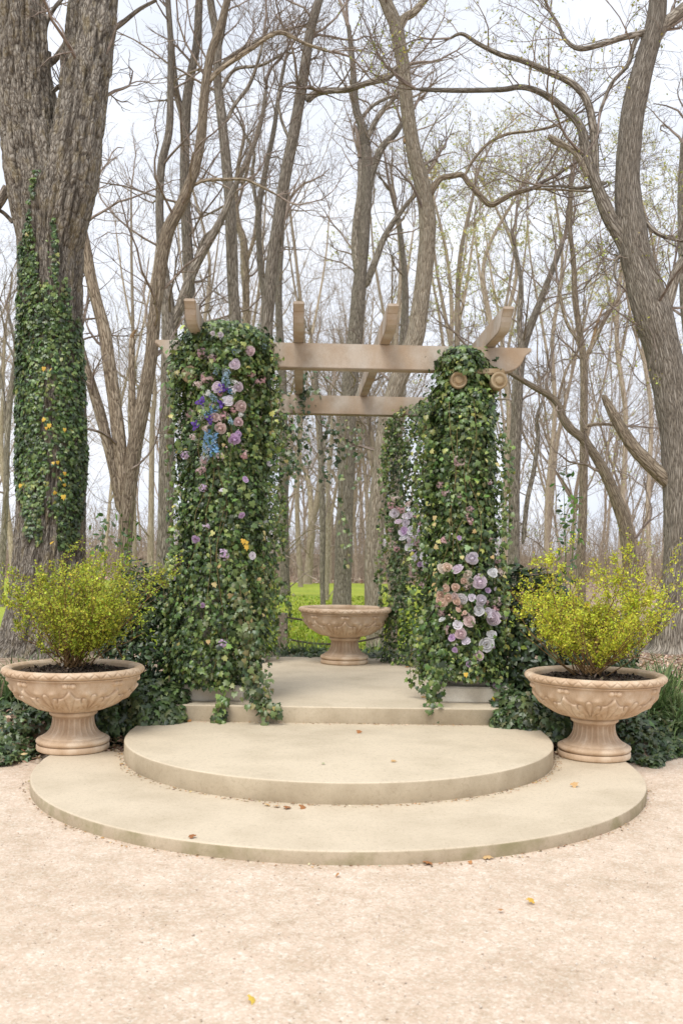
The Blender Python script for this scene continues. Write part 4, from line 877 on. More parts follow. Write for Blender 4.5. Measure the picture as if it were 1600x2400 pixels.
# rear pair
cl_ = ivy_cloud(6200, -1.22, 12.78, .45, 3.80, lambda z, th: .40 + .06 * sstep((1.0 - z) / .6), .3, seed=7)
lr2 = ivy_cloud(420, -.80, 12.7, 2.75, 3.86, lambda z, th: .40 + 0 * z, .5, seed=8, layers=.35)
rear_sp = [tuple(P(x, y, 12.55)) for x, y in ((700, 830), (705, 900), (690, 960), (680, 1030), (670, 1100))]; e_p, e_n, e_t, _ = strand_leaves(rear_sp, 130, .09, 39)
ivy_thing('ivy pillar rear left, partly hidden, its ivy straggling out along the rear beam', (-1.22, 12.78, Z3 + .15), [cl_, lr2], [5, 4, 3.4, 1.4, .3], 140, edge=(-1.22, 12.78, .44, 1.0, 3.7),
    extra=[(e_p, e_n, e_t, .045 + .035 * rng.random(130), palette(130, [(.09, .13, .06), (.13, .16, .08), (.05, .09, .035)], [2, 1, 2]), 'trailing_leaves')], vine_paths=[rear_sp])
cr4 = ivy_cloud(9500, 1.12, 12.80, .40, 3.72, lambda z, th: .52 + .07 * sstep((1.3 - z) / .8), .3, seed=10)
ivy_thing('dark ivy pillar rear right, with the lilac blooms on its left face', (1.19, 12.83, Z3 + .15), [cr4], [4, 4, 2.5, .9, .25], 160, edge=(1.12, 12.80, .54, 1.0, 3.6))
# strands hanging from the rear beam
hang = [[(742, 960), (752, 1000), (742, 1060), (748, 1100)], [(798, 962), (792, 1010), (797, 1060), (785, 1110), (789, 1180), (800, 1240), (792, 1300)], [(770, 962), (765, 1000), (777, 1040), (765, 1070)], [(822, 965), (815, 1010), (826, 1060), (815, 1120)]]
hp = [[tuple(P(x, y, 12.66 + .03 * i)) for x, y in h_] for i, h_ in enumerate(hang)]
hx = empty('hanging_ivy', hp[1][0], 'loose pale ivy strands hanging from the rear beam over the middle urn', 'ivy')
H_ = [strand_leaves(h_, 46 if i == 1 else 26, .035, 60 + i) for i, h_ in enumerate(hp)]
for (pp, nn, tt, _), cc in zip(H_, ([(.03, .06, .02), (.05, .08, .03)], [(.22, .26, .10), (.15, .19, .08), (.05, .09, .03)], [(.03, .06, .02)], [(.16, .19, .09), (.05, .08, .03)])):
    m = len(pp); leaf = leaves(IVY, pp, nn, tt, .04 + .035 * rng.random(m), palette(m, cc, [1] * len(cc))); part('leaves', leaf[0], leaf[1], M['leaf'], hx, False, leaf[2], 'stuff')
vines(hx, hp, .003)

# ivy on the big trunk
def trunk_ivy():
    g = np.random.default_rng(17); n = 9500; yy = 425 + (1262 - 425) * g.random(n) ** .86; u = g.random(n) * 2 - 1
    C = bigP[0]; R = bigR[0]; zs = C[:, 2]; px = []
    pz = np.array([P(115, y, Yb)[2] for y in yy]); o_ = np.argsort(zs); cxs = np.interp(pz, zs[o_], C[o_, 0]); rs = np.interp(pz, zs[o_], R[o_])
    th = -math.pi / 2 + u * 1.6; q = np.stack((np.cos(th) * 2.2, np.sin(th) * 2.2, pz * .9), -1); dn = fbm(q * 1.6, 3, 91)
    t = (yy - 425) / 840
    dens = np.interp(t, [0, .1, .25, .4, .55, .72, .88, 1], [.30, .42, .62, 1.0, 1.1, .85, .72, .15]); side = np.interp(t, [0, .3, .6, .8, 1], [-.12, -.08, -.05, .08, .40]); wid = np.interp(t, [0, .08, .2, .35, .5, .8, 1], [.10, .22, .36, .60, .80, .78, .35])
    strips = .55 * np.exp(-((u + .18 + .06 * np.sin(yy / 40)) / .09) ** 2) + .5 * np.exp(-((u - .22 + .05 * np.sin(yy / 55)) / .06) ** 2) * (t > .12)
    keep = (dn * .95 + dens + np.where(t < .34, strips - .25, 0) - 1.1 * np.clip(np.abs(u - side) - wid * (1 + .35 * dn), 0, 1) / .25 > .27 + .30 * g.random(n))
    keep &= ~((t > .5) & (np.abs(u - .08 - .25 * (t - .5) + .05 * np.sin(yy / 30)) < .11) & (g.random(n) < .8))
    r = rs + .01 + .035 * g.random(n) * np.clip(dens, .3, 1); p = np.stack((cxs + r * np.cos(th), Yb + r * np.sin(th), pz), -1)[keep]; th = th[keep]; m = len(p)
    nr = unit(np.stack((np.cos(th), np.sin(th), np.full(m, .35)), -1) + .38 * g.normal(size=(m, 3))); tip = np.stack((.5 * g.normal(size=m), .4 * g.normal(size=m), np.full(m, -1.)), -1)
    return p, nr, tip, g.random(m), dn[keep]
ivy_thing('dark ivy climbing the big left trunk, dotted with a few yellow leaves', (P(115, 1262, Yb)[0], Yb - .6, .5), [trunk_ivy()], [4.5, 4, 2.5, .5, .05], 300, (.04, .078), cat='ivy')
# a few turned leaves, yellow
ytrunk = [(103, 845), (118, 848), (104, 962), (114, 975), (108, 982), (147, 985), (122, 1062), (132, 1060), (137, 1098), (146, 1112), (54, 1113), (128, 1130), (144, 1138), (147, 1085), (120, 1245)]
def ray_cyl(x, y, cx, cy, r):
    d = ray(x, y); a = d[0] ** 2 + d[1] ** 2; b = -2 * (d[0] * cx + d[1] * cy); c = cx * cx + cy * cy - r * r; D = b * b - 4 * a * c
    t = (-b - math.sqrt(D)) / (2 * a) if D > 0 else -b / (2 * a)
    p = d * t + np.array((0, 0, CAMZ)); nn = unit(np.array((p[0] - cx, p[1] - cy, 0.0))); return p, nn
th_y = [o for o in bpy.data.objects if o.get('label', '').startswith('dark ivy climbing')][0]
pp, nn = zip(*[ray_cyl(x, y, P(120, y, Yb)[0], Yb, .62) for x, y in ytrunk]); pp = np.array(pp); nn = np.array(nn); m = len(pp)
leaf_objects(th_y, pp + nn * .05, nn + .3 * rng.normal(size=(m, 3)) + (0, 0, .2), np.stack((.5 * rng.normal(size=m), 0 * pp[:, 0], -np.ones(m)), -1), .045 + .03 * rng.random(m), 'yellow_leaf')
for th_, pts, cxy, r in ((ivyL, [(556, 1239), (564, 1243), (562, 1252)], CL, .44), (ivyR, [(1068, 1545), (1128, 1600), (1180, 1640)], CR, .45)):
    pp, nn = zip(*[ray_cyl(x, y, cxy[0], cxy[1], r) for x, y in pts]); pp = np.array(pp); nn = np.array(nn); m = len(pp)
    leaf_objects(th_, pp + nn * .03, nn + (0, 0, .3), np.stack((.4 * rng.normal(size=m), 0 * pp[:, 0], -np.ones(m)), -1), .04 + .02 * rng.random(m), 'yellow_leaf')

# tan withered leaves among the green
for th_, bx, cxy, r, cnt in ((ivyL, ((388, 402, 1380, 1560), (560, 575, 1300, 1500), (590, 606, 1180, 1420), (420, 600, 820, 1560)), CL, .45, 34), (ivyR, ((995, 1010, 1180, 1420), (985, 1140, 1000, 1560)), CR, .39, 18)):
    q_ = [bx[i % len(bx)] for i in range(cnt)]; pp, nn = zip(*[ray_cyl(a + (b - a) * rng.random(), c + (d - c) * rng.random(), cxy[0], cxy[1], r) for a, b, c, d in q_]); pp = np.array(pp); nn = np.array(nn); m = len(pp)
    leaf_objects(th_, pp + nn * .02, nn + .4 * rng.normal(size=(m, 3)) + (0, 0, .3), np.stack((.6 * rng.normal(size=m), 0 * pp[:, 0], -np.ones(m)), -1), .03 + .03 * rng.random(m), 'tan_leaf')

# ground ivy
def ground_ivy(n, x0, x1, depth, seed, lift, cond=None):
    g = np.random.default_rng(seed); x = x0 + (x1 - x0) * g.random(n); y = yb(x) + .02 + depth * g.random(n) ** 1.5; z = bedz(x, y)
    h = lift(x, y) * (.15 + .85 * g.random(n)); lump = fbm(np.stack((x * 3, y * 3, 0 * x), -1), 3, seed); p = np.stack((x, y, z + .02 + h * (1 + .9 * lump) ), -1)
    k = lump > -.6 + .3 * g.random(n)
    for c_ in (UL, UR): k &= np.hypot(x - c_[0], y - c_[1]) > .34
    if cond is not None: k &= cond(x, y)
    p = p[k]; m = len(p); nr = unit(np.stack((.5 * g.normal(size=m), -.45 + .45 * g.normal(size=m), np.ones(m)), -1)); tip = np.stack((.7 * g.normal(size=m), -.8 + .6 * g.normal(size=m), np.full(m, -.5)), -1)
    return p, nr, tip
pillar_mound = lambda x, y: .07 + .34 * np.exp(-(((np.abs(x) - 1.5) / .45) ** 2)) * np.exp(-((y - 9.35) / .5) ** 2)
for lab, rg, sd_, n_, cnd, lf in (('ivy ground cover at the left, around the left urn and pillar foot', (-5.0, -1.42), 21, 6500, None, pillar_mound), ('ivy ground cover at the right, around the right urn and pillar foot', (1.42, 4.4), 22, 8500, lambda x, y: (x < 2.6) | (y < yb(x) + .75), pillar_mound), ('low ivy growing along the back edge of the pergola floor', (-2.2, 2.2), 23, 1700, None, None)):
    if lf is not None: p, nr, tip = ground_ivy(n_, rg[0], rg[1], 1.9, sd_, lf, cnd)
    else:
        g = np.random.default_rng(sd_); x = rg[0] + (rg[1] - rg[0]) * g.random(n_); y = 13.2 + .9 * g.random(n_); k = np.abs(x - .05) > .0; p = np.stack((x, y, .28 + .16 * g.random(n_)), -1); nr = unit(np.stack((.5 * g.normal(size=n_), -.5 + .4 * g.normal(size=n_), np.ones(n_)), -1)); tip = g.normal(size=(n_, 3)) + (0, -.6, -.6)
    n = len(p); v, f, a = leaves(IVY, p, nr, tip, .045 + .04 * rng.random(n), palette(n, [(.038, .064, .024), (.066, .102, .036), (.11, .15, .056), (.17, .20, .085)], [4, 4, 3, .8]))
    tag(link('ivy_ground_cover', new_mesh('ivy_ground_cover', v, f, M['leaf'], False, a)), lab, 'ground cover', kind='stuff')
# leaf mounds spilling over the ends of the platform and the back corners of the upper step
def mound(c, e, n, seed):
    g = np.random.default_rng(seed); d = unit(g.normal(size=(n, 3))); d[:, 2] = np.abs(d[:, 2]); l_ = fbm(d * 2.5 + seed, 3, seed); p = np.array(c) + d * np.array(e) * ((1 + .35 * l_) * (1 - .3 * g.random(n) ** 1.6))[:, None]
    nr = unit(d + .45 * g.normal(size=(n, 3)) + (0, -.2, .4)); tip = np.stack((.6 * g.normal(size=n), -.3 + .5 * g.normal(size=n), np.full(n, -1.)), -1); k = p[:, 2] > np.where((np.abs(p[:, 0]) < 1.79) & (p[:, 1] > 8.5), Z2, Z1) + .006; return p[k], nr[k], tip[k]
MD = [('left', [((-1.72, 9.12, .2), (.36, .34, .42), 1500), ((-2.05, 9.1, .15), (.34, .4, .36), 1100), ((-1.58, 9.0, .23), (.2, .16, .2), 420)]), ('right', [((1.66, 9.10, .2), (.28, .30, .36), 1200), ((1.95, 9.05, .15), (.30, .36, .30), 1000), ((1.5, 8.98, .23), (.14, .1, .16), 260)])]
for side_, ms in MD:
    A_ = [mound(c, e, n, 70 + i) for i, (c, e, n) in enumerate(ms)]; p, nr, tip = [np.concatenate([a[i] for a in A_]) for i in range(3)]; n = len(p)
    v, f, a = leaves(IVY, p, nr, tip, .045 + .04 * rng.random(n), palette(n, [(.038, .064, .024), (.066, .102, .036), (.11, .15, .056), (.17, .20, .085)], [3, 4, 3, .8]))
    tag(link('ivy_mound', new_mesh('ivy_mound', v, f, M['leaf'], False, a)), f'mound of ivy spilling over the {side_} end of the platform riser', 'ivy', kind='stuff')
# dark soil debris and dead leaves
def litter(name, label, n, posf, size, cols, wts, seed, up=.25):
    g = np.random.default_rng(seed); p = posf(g, n); n = len(p); nr = unit(np.stack((up * 2 * g.normal(size=n), up * 2 * g.normal(size=n), np.ones(n)), -1)); v, f, a = leaves(OVAL, p, nr, g.normal(size=(n, 3)), size[0] + (size[1] - size[0]) * g.random(n), palette(n, cols, wts))
    return tag(link(name, new_mesh(name, v, f, M['litter'], False, a)), label, 'leaf litter', kind='stuff')
BR = [(.30, .20, .13), (.40, .29, .20), (.50, .39, .29), (.20, .12, .07), (.58, .48, .38)]
def lr(g, n):
    y = 9.2 + 13 * g.random(n) ** 1.4; x = (.24 + .18 * g.random(n)) * y; return np.stack((x, y, np.where(y < 17, bedz(x, y), 0) + .015 + .02 * g.random(n)), -1)
litter('leaf_litter', 'pale brown dead leaves covering the ground right of the right urn', 9000, lr, (.03, .075), BR, [3, 4, 4, 2, 2], 31)
def ll(g, n):
    y = 8.1 + 3.2 * g.random(n) ** 1.3; x = (-.40 + .17 * g.random(n)) * y; return np.stack((x, y, bedz(x, y) + .03 + .05 * g.random(n)), -1)
litter('leaf_litter', 'dead leaves lying among the ivy left of the left urn', 700, ll, (.03, .08), BR, [3, 3, 2, 3, 2], 32)
def lf_(g, n):
    y = 56.5 + 4 * g.random(n) + 26 * g.random(n) ** 3; x = (-.40 + .8 * g.random(n)) * y; return np.stack((x, y, .02 + .04 * g.random(n)), -1)
litter('leaf_litter', 'strip of fallen leaves along the far edge of the lawn', 5000, lf_, (.12, .3), BR, [2, 4, 4, 1, 2], 33)
def dbr(g, n):
    a = math.pi * (1.03 + .94 * g.random(n)); k = g.random(n) < .62; r = np.where(k, 1.79 + .012 + .06 * g.random(n) ** 2.2, 2.38 + .012 + .05 * g.random(n) ** 2)
    x = r * np.cos(a); y = np.where(k, 8.5, 8.05) + r * np.sin(a); z = np.where(k, Z1, .0) + .004
    m = n // 5; x[:m] = -1.3 + 2.6 * g.random(m); y[:m] = 9.02 - .05 * g.random(m) ** 2; z[:m] = Z2 + .004; return np.stack((x, y, z), -1)
litter('step_debris', 'bits of dry leaf and bark gathered along the foot of each step', 900, dbr, (.008, .028), [(.42, .25, .13), (.30, .19, .11), (.5, .33, .18), (.2, .14, .09), (.55, .45, .33)], [3, 3, 2, 2, 2], 34, .12)
def soilgap(g, n):
    s = np.where(g.random(n) < .5, -1, 1); x = s * (1.82 + .26 * g.random(n)); y = 8.35 + .5 * g.random(n); return np.stack((x, y, Z1 + .006 + .05 * g.random(n) * (y > 8.6)), -1)
litter('step_debris', 'dead leaves and dirt in the corners beside the upper round step', 380, soilgap, (.02, .06), [(.20, .12, .07), (.32, .21, .14), (.12, .08, .05), (.45, .35, .26)], [3, 3, 3, 1], 35, .3)

# ================================================================== SHRUBS
def urn_bush(base, label, seed, n1, ln, spread, lean, cols, wts, squash, nleaf, lsz):
    g = np.random.default_rng(seed); o = empty('urn_bush', base, label, 'bush', 'yellow-green bushes in the urns'); b = np.array(base)
    az = g.random(n1) * 6.283; inc = spread * np.sqrt(g.random(n1)); d = np.stack((np.sin(inc) * np.cos(az), np.sin(inc) * np.sin(az), np.cos(inc)), -1) + np.array(lean)
    st = b + np.stack((.05 * g.normal(size=n1), .05 * g.normal(size=n1), np.full(n1, -.02)), -1); L1 = ln * (.45 + .72 * g.random(n1)) * np.where(inc > .8, squash, 1)
    P1, R1 = grow(st, d, L1, .0065 * (.7 + .6 * g.random(n1)), 9, .10, .01, .35, g); P2, R2 = grow(*sprout(P1, R1, 12, .22, .75, .42, .6, g), 6, .16, .015, .4, g); P3, R3 = grow(*sprout(P2, R2, 5, .15, .7, .45, .7, g), 4, .2, .0, .5, g)
    R2 = np.maximum(R2, .0016); R3 = np.maximum(R3, .0011)
    for i in range(n1): tube_part('stem', P1[i:i + 1], R1[i:i + 1], 5, M['shrub_stem'], o)
    def okb(Q): e = Q[:, -1]; return np.hypot(e[:, 0] - b[0], e[:, 1] - b[1]) < .05 + 1.2 * (e[:, 2] - b[2])
    k2, k3 = okb(P2), okb(P3); P2, R2, P3, R3 = P2[k2], R2[k2], P3[k3], R3[k3]
    v1, q1, b1 = tubes(P2, R2, 3); v2, q2, b2 = tubes(P3, R3, 3); part('twigs', np.concatenate((v1, v2)), np.concatenate((q1, q2 + len(v1))), M['shrub_stem'], o, True, None, 'stuff')
    q = np.concatenate((P3.reshape(-1, 3), P3.reshape(-1, 3), P2[:, 1:].reshape(-1, 3), P1[:, 4:].reshape(-1, 3))); q = q[g.integers(0, len(q), nleaf)] + .012 * g.normal(size=(nleaf, 3))
    q = q[(q[:, 2] > b[2] - .04)]; rh = np.hypot(q[:, 0] - b[0], q[:, 1] - b[1]); q = q[(rh < .09 + 1.35 * (q[:, 2] - b[2])) & (q[:, 0] > b[0] - .66)]; m = len(q); hgt = (q[:, 2] - b[2]) / ln
    col = palette(m, cols, wts, .18); v, f, a = leaves(QUAD, q, unit(g.normal(size=(m, 3)) + (0, -.3, .7)), g.normal(size=(m, 3)), lsz[0] + (lsz[1] - lsz[0]) * g.random(m), col)
    part('foliage', v, f, M['leaf_matte'], o, False, a, 'stuff'); return o
urn_bush((UL[0], UL[1], Z1 + .68), 'dense dome-shaped yellow-green bush growing in the left urn', 5, 38, 1.0, .90, (.0, 0, .05), [(.42, .48, .05), (.30, .36, .04), (.54, .57, .07), (.20, .26, .035), (.48, .38, .06)], [4, 3, 3.5, 1.2, .4], .85, 25000, (.013, .031))
urn_bush((UR[0] - .02, UR[1], Z1 + .68), 'loose spreading yellow-green bush growing in the right urn, reaching right', 6, 38, .97, 1.0, (.10, 0, .0), [(.56, .60, .05), (.43, .48, .045), (.67, .68, .08), (.28, .33, .035), (.46, .34, .07)], [4, 2.5, 4, .8, .5], .95, 23000, (.012, .030))
def evergreen(base, label, ell, n, seed, lsz, cols, wts):
    g = np.random.default_rng(seed); o = empty('evergreen_shrub', base, label, 'shrub', 'dark evergreen shrubs behind the urns'); c = np.array(base) + (0, 0, ell[2] * .55)
    d = unit(g.normal(size=(n, 3))); d[:, 1] = np.where(g.random(n) < .6, -np.abs(d[:, 1]), d[:, 1]); lump = fbm(d * 2.6 + seed, 3, seed); r = (1 + .34 * lump) * (1 - .35 * g.random(n) ** 1.5)
    p = c + d * np.array(ell) * r[:, None]; k = p[:, 2] > base[2] + .02; p, d = p[k], d[k]; m = len(p)
    nr = unit(d + .55 * g.normal(size=(m, 3)) + (0, 0, .4)); tip = d + .8 * g.normal(size=(m, 3)) + (0, 0, -.2); sz = lsz[0] + (lsz[1] - lsz[0]) * g.random(m)
    front = np.argsort(d[:, 1] + .4 * g.random(m) - .5 * (np.linalg.norm((p - c) / ell, axis=1)))[:500]; front = g.choice(front, 180, replace=False)
    leaf_objects(o, p[front], nr[front], tip[front], sz[front], 'evergreen_obj', OVAL); kk = np.ones(m, bool); kk[front] = False
    v, f, a = leaves(OVAL, p[kk], nr[kk], tip[kk], sz[kk], palette(int(kk.sum()), cols, wts)); part('foliage', v, f, M['leaf'], o, False, a, 'stuff')
    st = np.repeat(np.array(base)[None], 9, 0) + .08 * g.normal(size=(9, 3)) * (1, 1, 0); P1, R1 = grow(st, np.stack((.5 * g.normal(size=9), .4 * g.normal(size=9), np.ones(9)), -1), np.full(9, ell[2] * 1.3), np.full(9, .012), 7, .12, .03, .3, g)
    for i in range(9): tube_part('stem', P1[i:i + 1], R1[i:i + 1], 6, M['shrub_stem'], o)
    return o
M['evergreen_obj'] = objleaf_mat('evergreen_leaf', [(0, (.024, .046, .022)), (.6, (.045, .08, .036)), (1, (.085, .125, .055))], .32)
EG = [(.03, .052, .02), (.056, .092, .034), (.098, .14, .052), (.20, .25, .055)]
def on_bed(x, y, Y): p = P(x, y, Y); return (p[0], Y, float(bedz(p[0], np.float64(Y))) - .02)
evergreen(on_bed(330, 1500, 9.9), 'dark glossy evergreen shrub between the left urn bush and the left pillar', (.46, .40, .84), 5000, 51, (.045, .085), EG, [5, 4, 2, .5])
evergreen(on_bed(1205, 1500, 9.95), 'dark glossy evergreen shrub between the right pillar and the right urn bush', (.56, .42, .84), 5600, 52, (.06, .115), EG, [5, 4, 2, .5])
evergreen(on_bed(1372, 1450, 11.2), 'lower dark shrub showing behind the right side of the right urn bush', (.42, .4, .55), 2600, 53, (.05, .09), EG, [4, 4, 2, .6])
# young leafy shoots
def sapling(base, stems, label, n, seed, lsz=(.06, .11)):
    g = np.random.default_rng(seed); o = empty('leafy_shoot', base, label, 'shoot', 'leafy green shoots'); pos = []
    for st in stems:
        a = smooth_path(st, 30); tube_part('stem', a[None], np.linspace(.008, .003, 30)[None], 5, M['stem_green'], o); pos.append(a[6:])
    q = np.concatenate(pos); q = q[g.integers(0, len(q), n)] + .07 * g.normal(size=(n, 3)) * (1, .8, .5); nr = unit(g.normal(size=(n, 3)) + (0, -.5, .6)); v, f, a = leaves(OVAL, q, nr, g.normal(size=(n, 3)) + (0, 0, .3), lsz[0] + (lsz[1] - lsz[0]) * g.random(n), palette(n, [(.10, .20, .04), (.16, .27, .06), (.07, .13, .05), (.14, .2, .12)], [3, 2, 2, 2]))
    part('leaves', v, f, M['leaf_matte'], o, False, a, 'stuff')
sb = on_bed(1300, 1400, 12.5); sapling(sb, [[sb, P(1298, 1300, 12.5), P(1296, 1200, 12.5), P(1293, 1090, 12.5)], [sb, P(1312, 1300, 12.5), P(1316, 1220, 12.5), P(1318, 1140, 12.5)]], 'tall thin green shoots with small leaves rising behind the right bush', 100, 55)
sb = on_bed(292, 1380, 12.0); sapling(sb, [[sb, P(290, 1320, 12), P(294, 1250, 12), P(300, 1180, 12)], [sb, P(282, 1310, 12), P(280, 1250, 12), P(278, 1205, 12)]], 'small leafy green shoot in front of the three-stemmed tree', 46, 56)
sb = on_bed(236, 1380, 12.2); sapling(sb, [[sb, P(240, 1300, 12.2), P(236, 1240, 12.2), P(240, 1190, 12.2)]], 'leafy green shoot beside the ivy of the big trunk', 30, 57)

# strap-leaved grass tufts
def ribbons(Pt, W):
    N, k, _ = Pt.shape; T = np.gradient(Pt, axis=1); S = unit(np.cross(T, np.broadcast_to(np.array((.05, .1, 1.)), T.shape))); v = np.stack((Pt - S * W[..., None], Pt + S * W[..., None]), 2).reshape(-1, 3)
    b = (np.arange(N) * k * 2)[:, None] + (np.arange(k - 1) * 2)[None]; return v, np.stack((b, b + 1, b + 3, b + 2), -1).reshape(-1, 4)
def tuft(base, label, n, ln, seed, group='strap-leaved grass tufts'):
    g = np.random.default_rng(seed); o = empty('grass_tuft', base, label, 'grass tuft', group); az = g.random(n) * 6.283; inc = .25 + .75 * g.random(n); d = np.stack((np.sin(inc) * np.cos(az), np.sin(inc) * np.sin(az), np.cos(inc)), -1)
    st = np.array(base) + np.stack((.05 * g.normal(size=n), .05 * g.normal(size=n), 0 * az), -1); Pt, _ = grow(st, d, ln * (.6 + .6 * g.random(n)), np.ones(n), 8, .05, -.17, 1, g); t = np.linspace(0, 1, 8)[None]; W = .0075 * (1 - t ** 3) * (.7 + .6 * g.random((n, 1)))
    v, q = ribbons(Pt, W); c = palette(n, [(.10, .16, .055), (.16, .23, .085), (.24, .30, .13), (.34, .34, .19)], [3, 4, 2, .7]); c = np.concatenate((np.repeat(c, 16, 0), np.ones((n * 16, 1))), 1)
    part('blades', v, q, M['leaf_matte'], o, True, {'lc': ('FLOAT_COLOR', c)}, 'stuff')
tl = [('left', [(35, 1545, 9.9), (95, 1525, 10.4), (150, 1520, 10.8), (215, 1515, 10.6), (20, 1600, 9.3), (55, 1585, 9.5)], 'strap-leaved grass tuft behind the left urn'), ('right', [(1470, 1545, 10.4), (1515, 1560, 10.0), (1550, 1580, 9.7), (1440, 1530, 10.8), (1500, 1600, 9.6), (1560, 1620, 9.4), (1535, 1530, 10.9)], 'strap-leaved grass tuft right of the right urn'),
      ('mid', [(668, 1500, 13.9), (690, 1502, 13.8), (715, 1500, 13.7), (738, 1500, 13.9), (870, 1502, 13.8), (858, 1500, 14.0)], 'strap-leaved grass tuft at the back edge of the pergola floor')]
sd_ = 400
for side, lst, lab in tl:
    for i_, (x, y, Y) in enumerate(sorted(lst)): sd_ += 1; tuft(on_bed(x, y, Y), lab + ', ' + (['leftmost', 'second from the left', 'third from the left', 'fourth from the left', 'fifth from the left', 'sixth from the left', 'seventh from the left'][i_]), 150 if side != 'mid' else 60, .48 if side != 'mid' else .34, sd_, 'grass tufts ' + {'left': 'behind the left urn', 'right': 'right of the right urn', 'mid': 'behind the pergola floor'}[side])

# ================================================================== FENCE
def post(x, ytop, Y, wd, label):
    p = P(x, ytop, Y); z0 = float(bedz(p[0], np.float64(Y))) - .1; bm = bmesh.new(); bmesh.ops.create_cube(bm, size=1); bmesh.ops.scale(bm, vec=(wd, wd, p[2] - z0), verts=bm.verts); bmesh.ops.translate(bm, vec=(0, 0, (p[2] - z0) / 2), verts=bm.verts)
    bmesh.ops.bevel(bm, geom=bm.edges[:], offset=.012, segments=2, affect='EDGES'); o = bm_part('fence_post', bm, M['wood_post'], None); o.location = (p[0], Y, z0); tag(o, label, 'post', 'wooden rope fence posts'); return p
pa = post(650, 1408, 15.4, .15, 'weathered square post at the left rear pillar'); pb = post(902, 1388, 15.4, .15, 'weathered square post between the urn and the right rear pillar'); pc = post(22, 1418, 15.6, .15, 'weathered square post at the foot of the big left trunk')
post(-92, 1418, 15.6, .15, 'weathered square post left of the big trunk, at the far end of its ropes')
def rope(p0, p1, sag, label):
    t = np.linspace(0, 1, 40)[:, None]; a = np.array(p0) * (1 - t) + np.array(p1) * t; a[:, 2] -= sag * 4 * (t * (1 - t))[:, 0]; tw_ = np.arange(40) * 1.9
    its = []
    for ph in (0, math.pi): b = smooth_path(a, 320); u = np.arange(320) * .55 + ph; b = b + np.stack((0 * u, np.cos(u), np.sin(u)), -1) * .008; its.append(tubes(b[None], np.full((1, 320), .0095), 6))
    v, f = join([(x[0], [x[1]]) for x in its]); tag(link('rope', new_mesh('rope', v, f, M['rope'])), label, 'rope', 'fence ropes')
rope(P(655, 1417, 15.35), P(899, 1412, 15.35), .09, 'upper rope of the fence, sagging behind the middle urn'); rope(P(655, 1466, 15.35), P(899, 1453, 15.35), .13, 'lower rope of the fence, sagging behind the middle urn')
rope(P(20, 1440, 15.6), P(-90, 1436, 15.6), .05, 'upper rope leaving the post at the big left trunk'); rope(P(20, 1478, 15.6), P(-90, 1474, 15.6), .05, 'lower rope leaving the post at the big left trunk')

# ================================================================== FLOWERS
def petal_rings(layers, seed, nu=5):
    g = np.random.default_rng(seed); vs, fs, n = [], [], 0; vv = np.array([0, .35, .7, .9, 1.0])
    for cnt, r1, z1, wd, curl in layers:
        a0 = g.random() * 6.28
        for i in range(cnt):
            c = a0 + i * 6.283 / cnt + .15 * g.normal(); w_ = wd * (.9 + .2 * g.random()); rr = r1 * (.92 + .16 * g.random()); zz = z1 * (.9 + .2 * g.random()); u = np.linspace(-1, 1, nu)
            rad = rr * np.array([.12, .80, 1.0, 1.0, 1.0 + curl]) if curl >= 0 else rr * np.array([.12, 1.0, .95, .72, .45]); ze = zz * np.array([-.35, .30, .80, 1.0, 1.0 - .5 * max(curl, -.1)])
            V = []
            for j in range(5):
                ws = w_ * np.array([.5, .9, 1.0, .85, .6])[j]; a = c + u * ws / 2; r_ = rad[j] * (1 + .05 * u * (1 if i % 2 else -1)); V.append(np.stack((r_ * np.cos(a), r_ * np.sin(a), ze[j] - (.06 * zz if j > 2 else 0) * u ** 2), -1))
            V = np.concatenate(V); b = (np.arange(4) * nu)[:, None] + np.arange(nu - 1)[None]; q = np.stack((b, b + 1, b + 1 + nu, b + nu), -1).reshape(-1, 4); vs.append(V); fs.append(q + n); n += len(V)
    return np.concatenate(vs), [np.concatenate(fs)]
def with_tint(v, tint): return {'tint': ('FLOAT_COLOR', np.concatenate((tint, np.ones((len(v), 1))), 1))}
def rose_mesh(seed, open_=1.0):
    v, f = petal_rings([(3, .12, .50, 2.9, -.1), (3, .19, .48, 2.7, -.1), (4, .27, .44, 2.2, .0), (5, .36, .36, 1.9, .10), (5, .44, .26, 1.8, .2), (6, .52, .14 * open_, 1.5, .28)], seed); c_, cf_ = lathe([(.46, .0), (.40, .10), (.30, .22), (.18, .34), (.06, .42), (.001, .43)], 12); v, f = join([(v, f), (c_, cf_)]); t = np.zeros((len(v), 3)); return new_mesh('rose', v, f, M['petal'], True, with_tint(v, t))
def cup_mesh(seed):
    v, f = petal_rings([(4, .17, .36, 2.2, .0), (5, .33, .32, 1.8, .18), (5, .52, .2, 1.7, .3)], seed); c, cf = lathe([(.05, .1), (.07, .22), (.04, .3), (.001, .32)], 8); c_, cf_ = lathe([(.44, .0), (.32, .12), (.16, .2), (.001, .22)], 12); v, f = join([(v, f), (c_, cf_)]); t = np.concatenate((np.zeros((len(v), 3)), np.tile((0, .75, .25), (len(c), 1)))); V, Fc = join([(v, f), (c, cf)]); return new_mesh('bloom', V, Fc, M['petal'], True, with_tint(V, t))
def floret(r, g):
    a = np.arange(10) * .6283; rr = r * np.where(np.arange(10) % 2, .45, 1.0); o_ = np.stack((rr * np.cos(a), rr * np.sin(a), np.where(np.arange(10) % 2, .1, .28) * r), -1); return np.vstack(((0, 0, 0), o_)), np.array([(0, 1 + i, 1 + (i + 1) % 10) for i in range(10)])
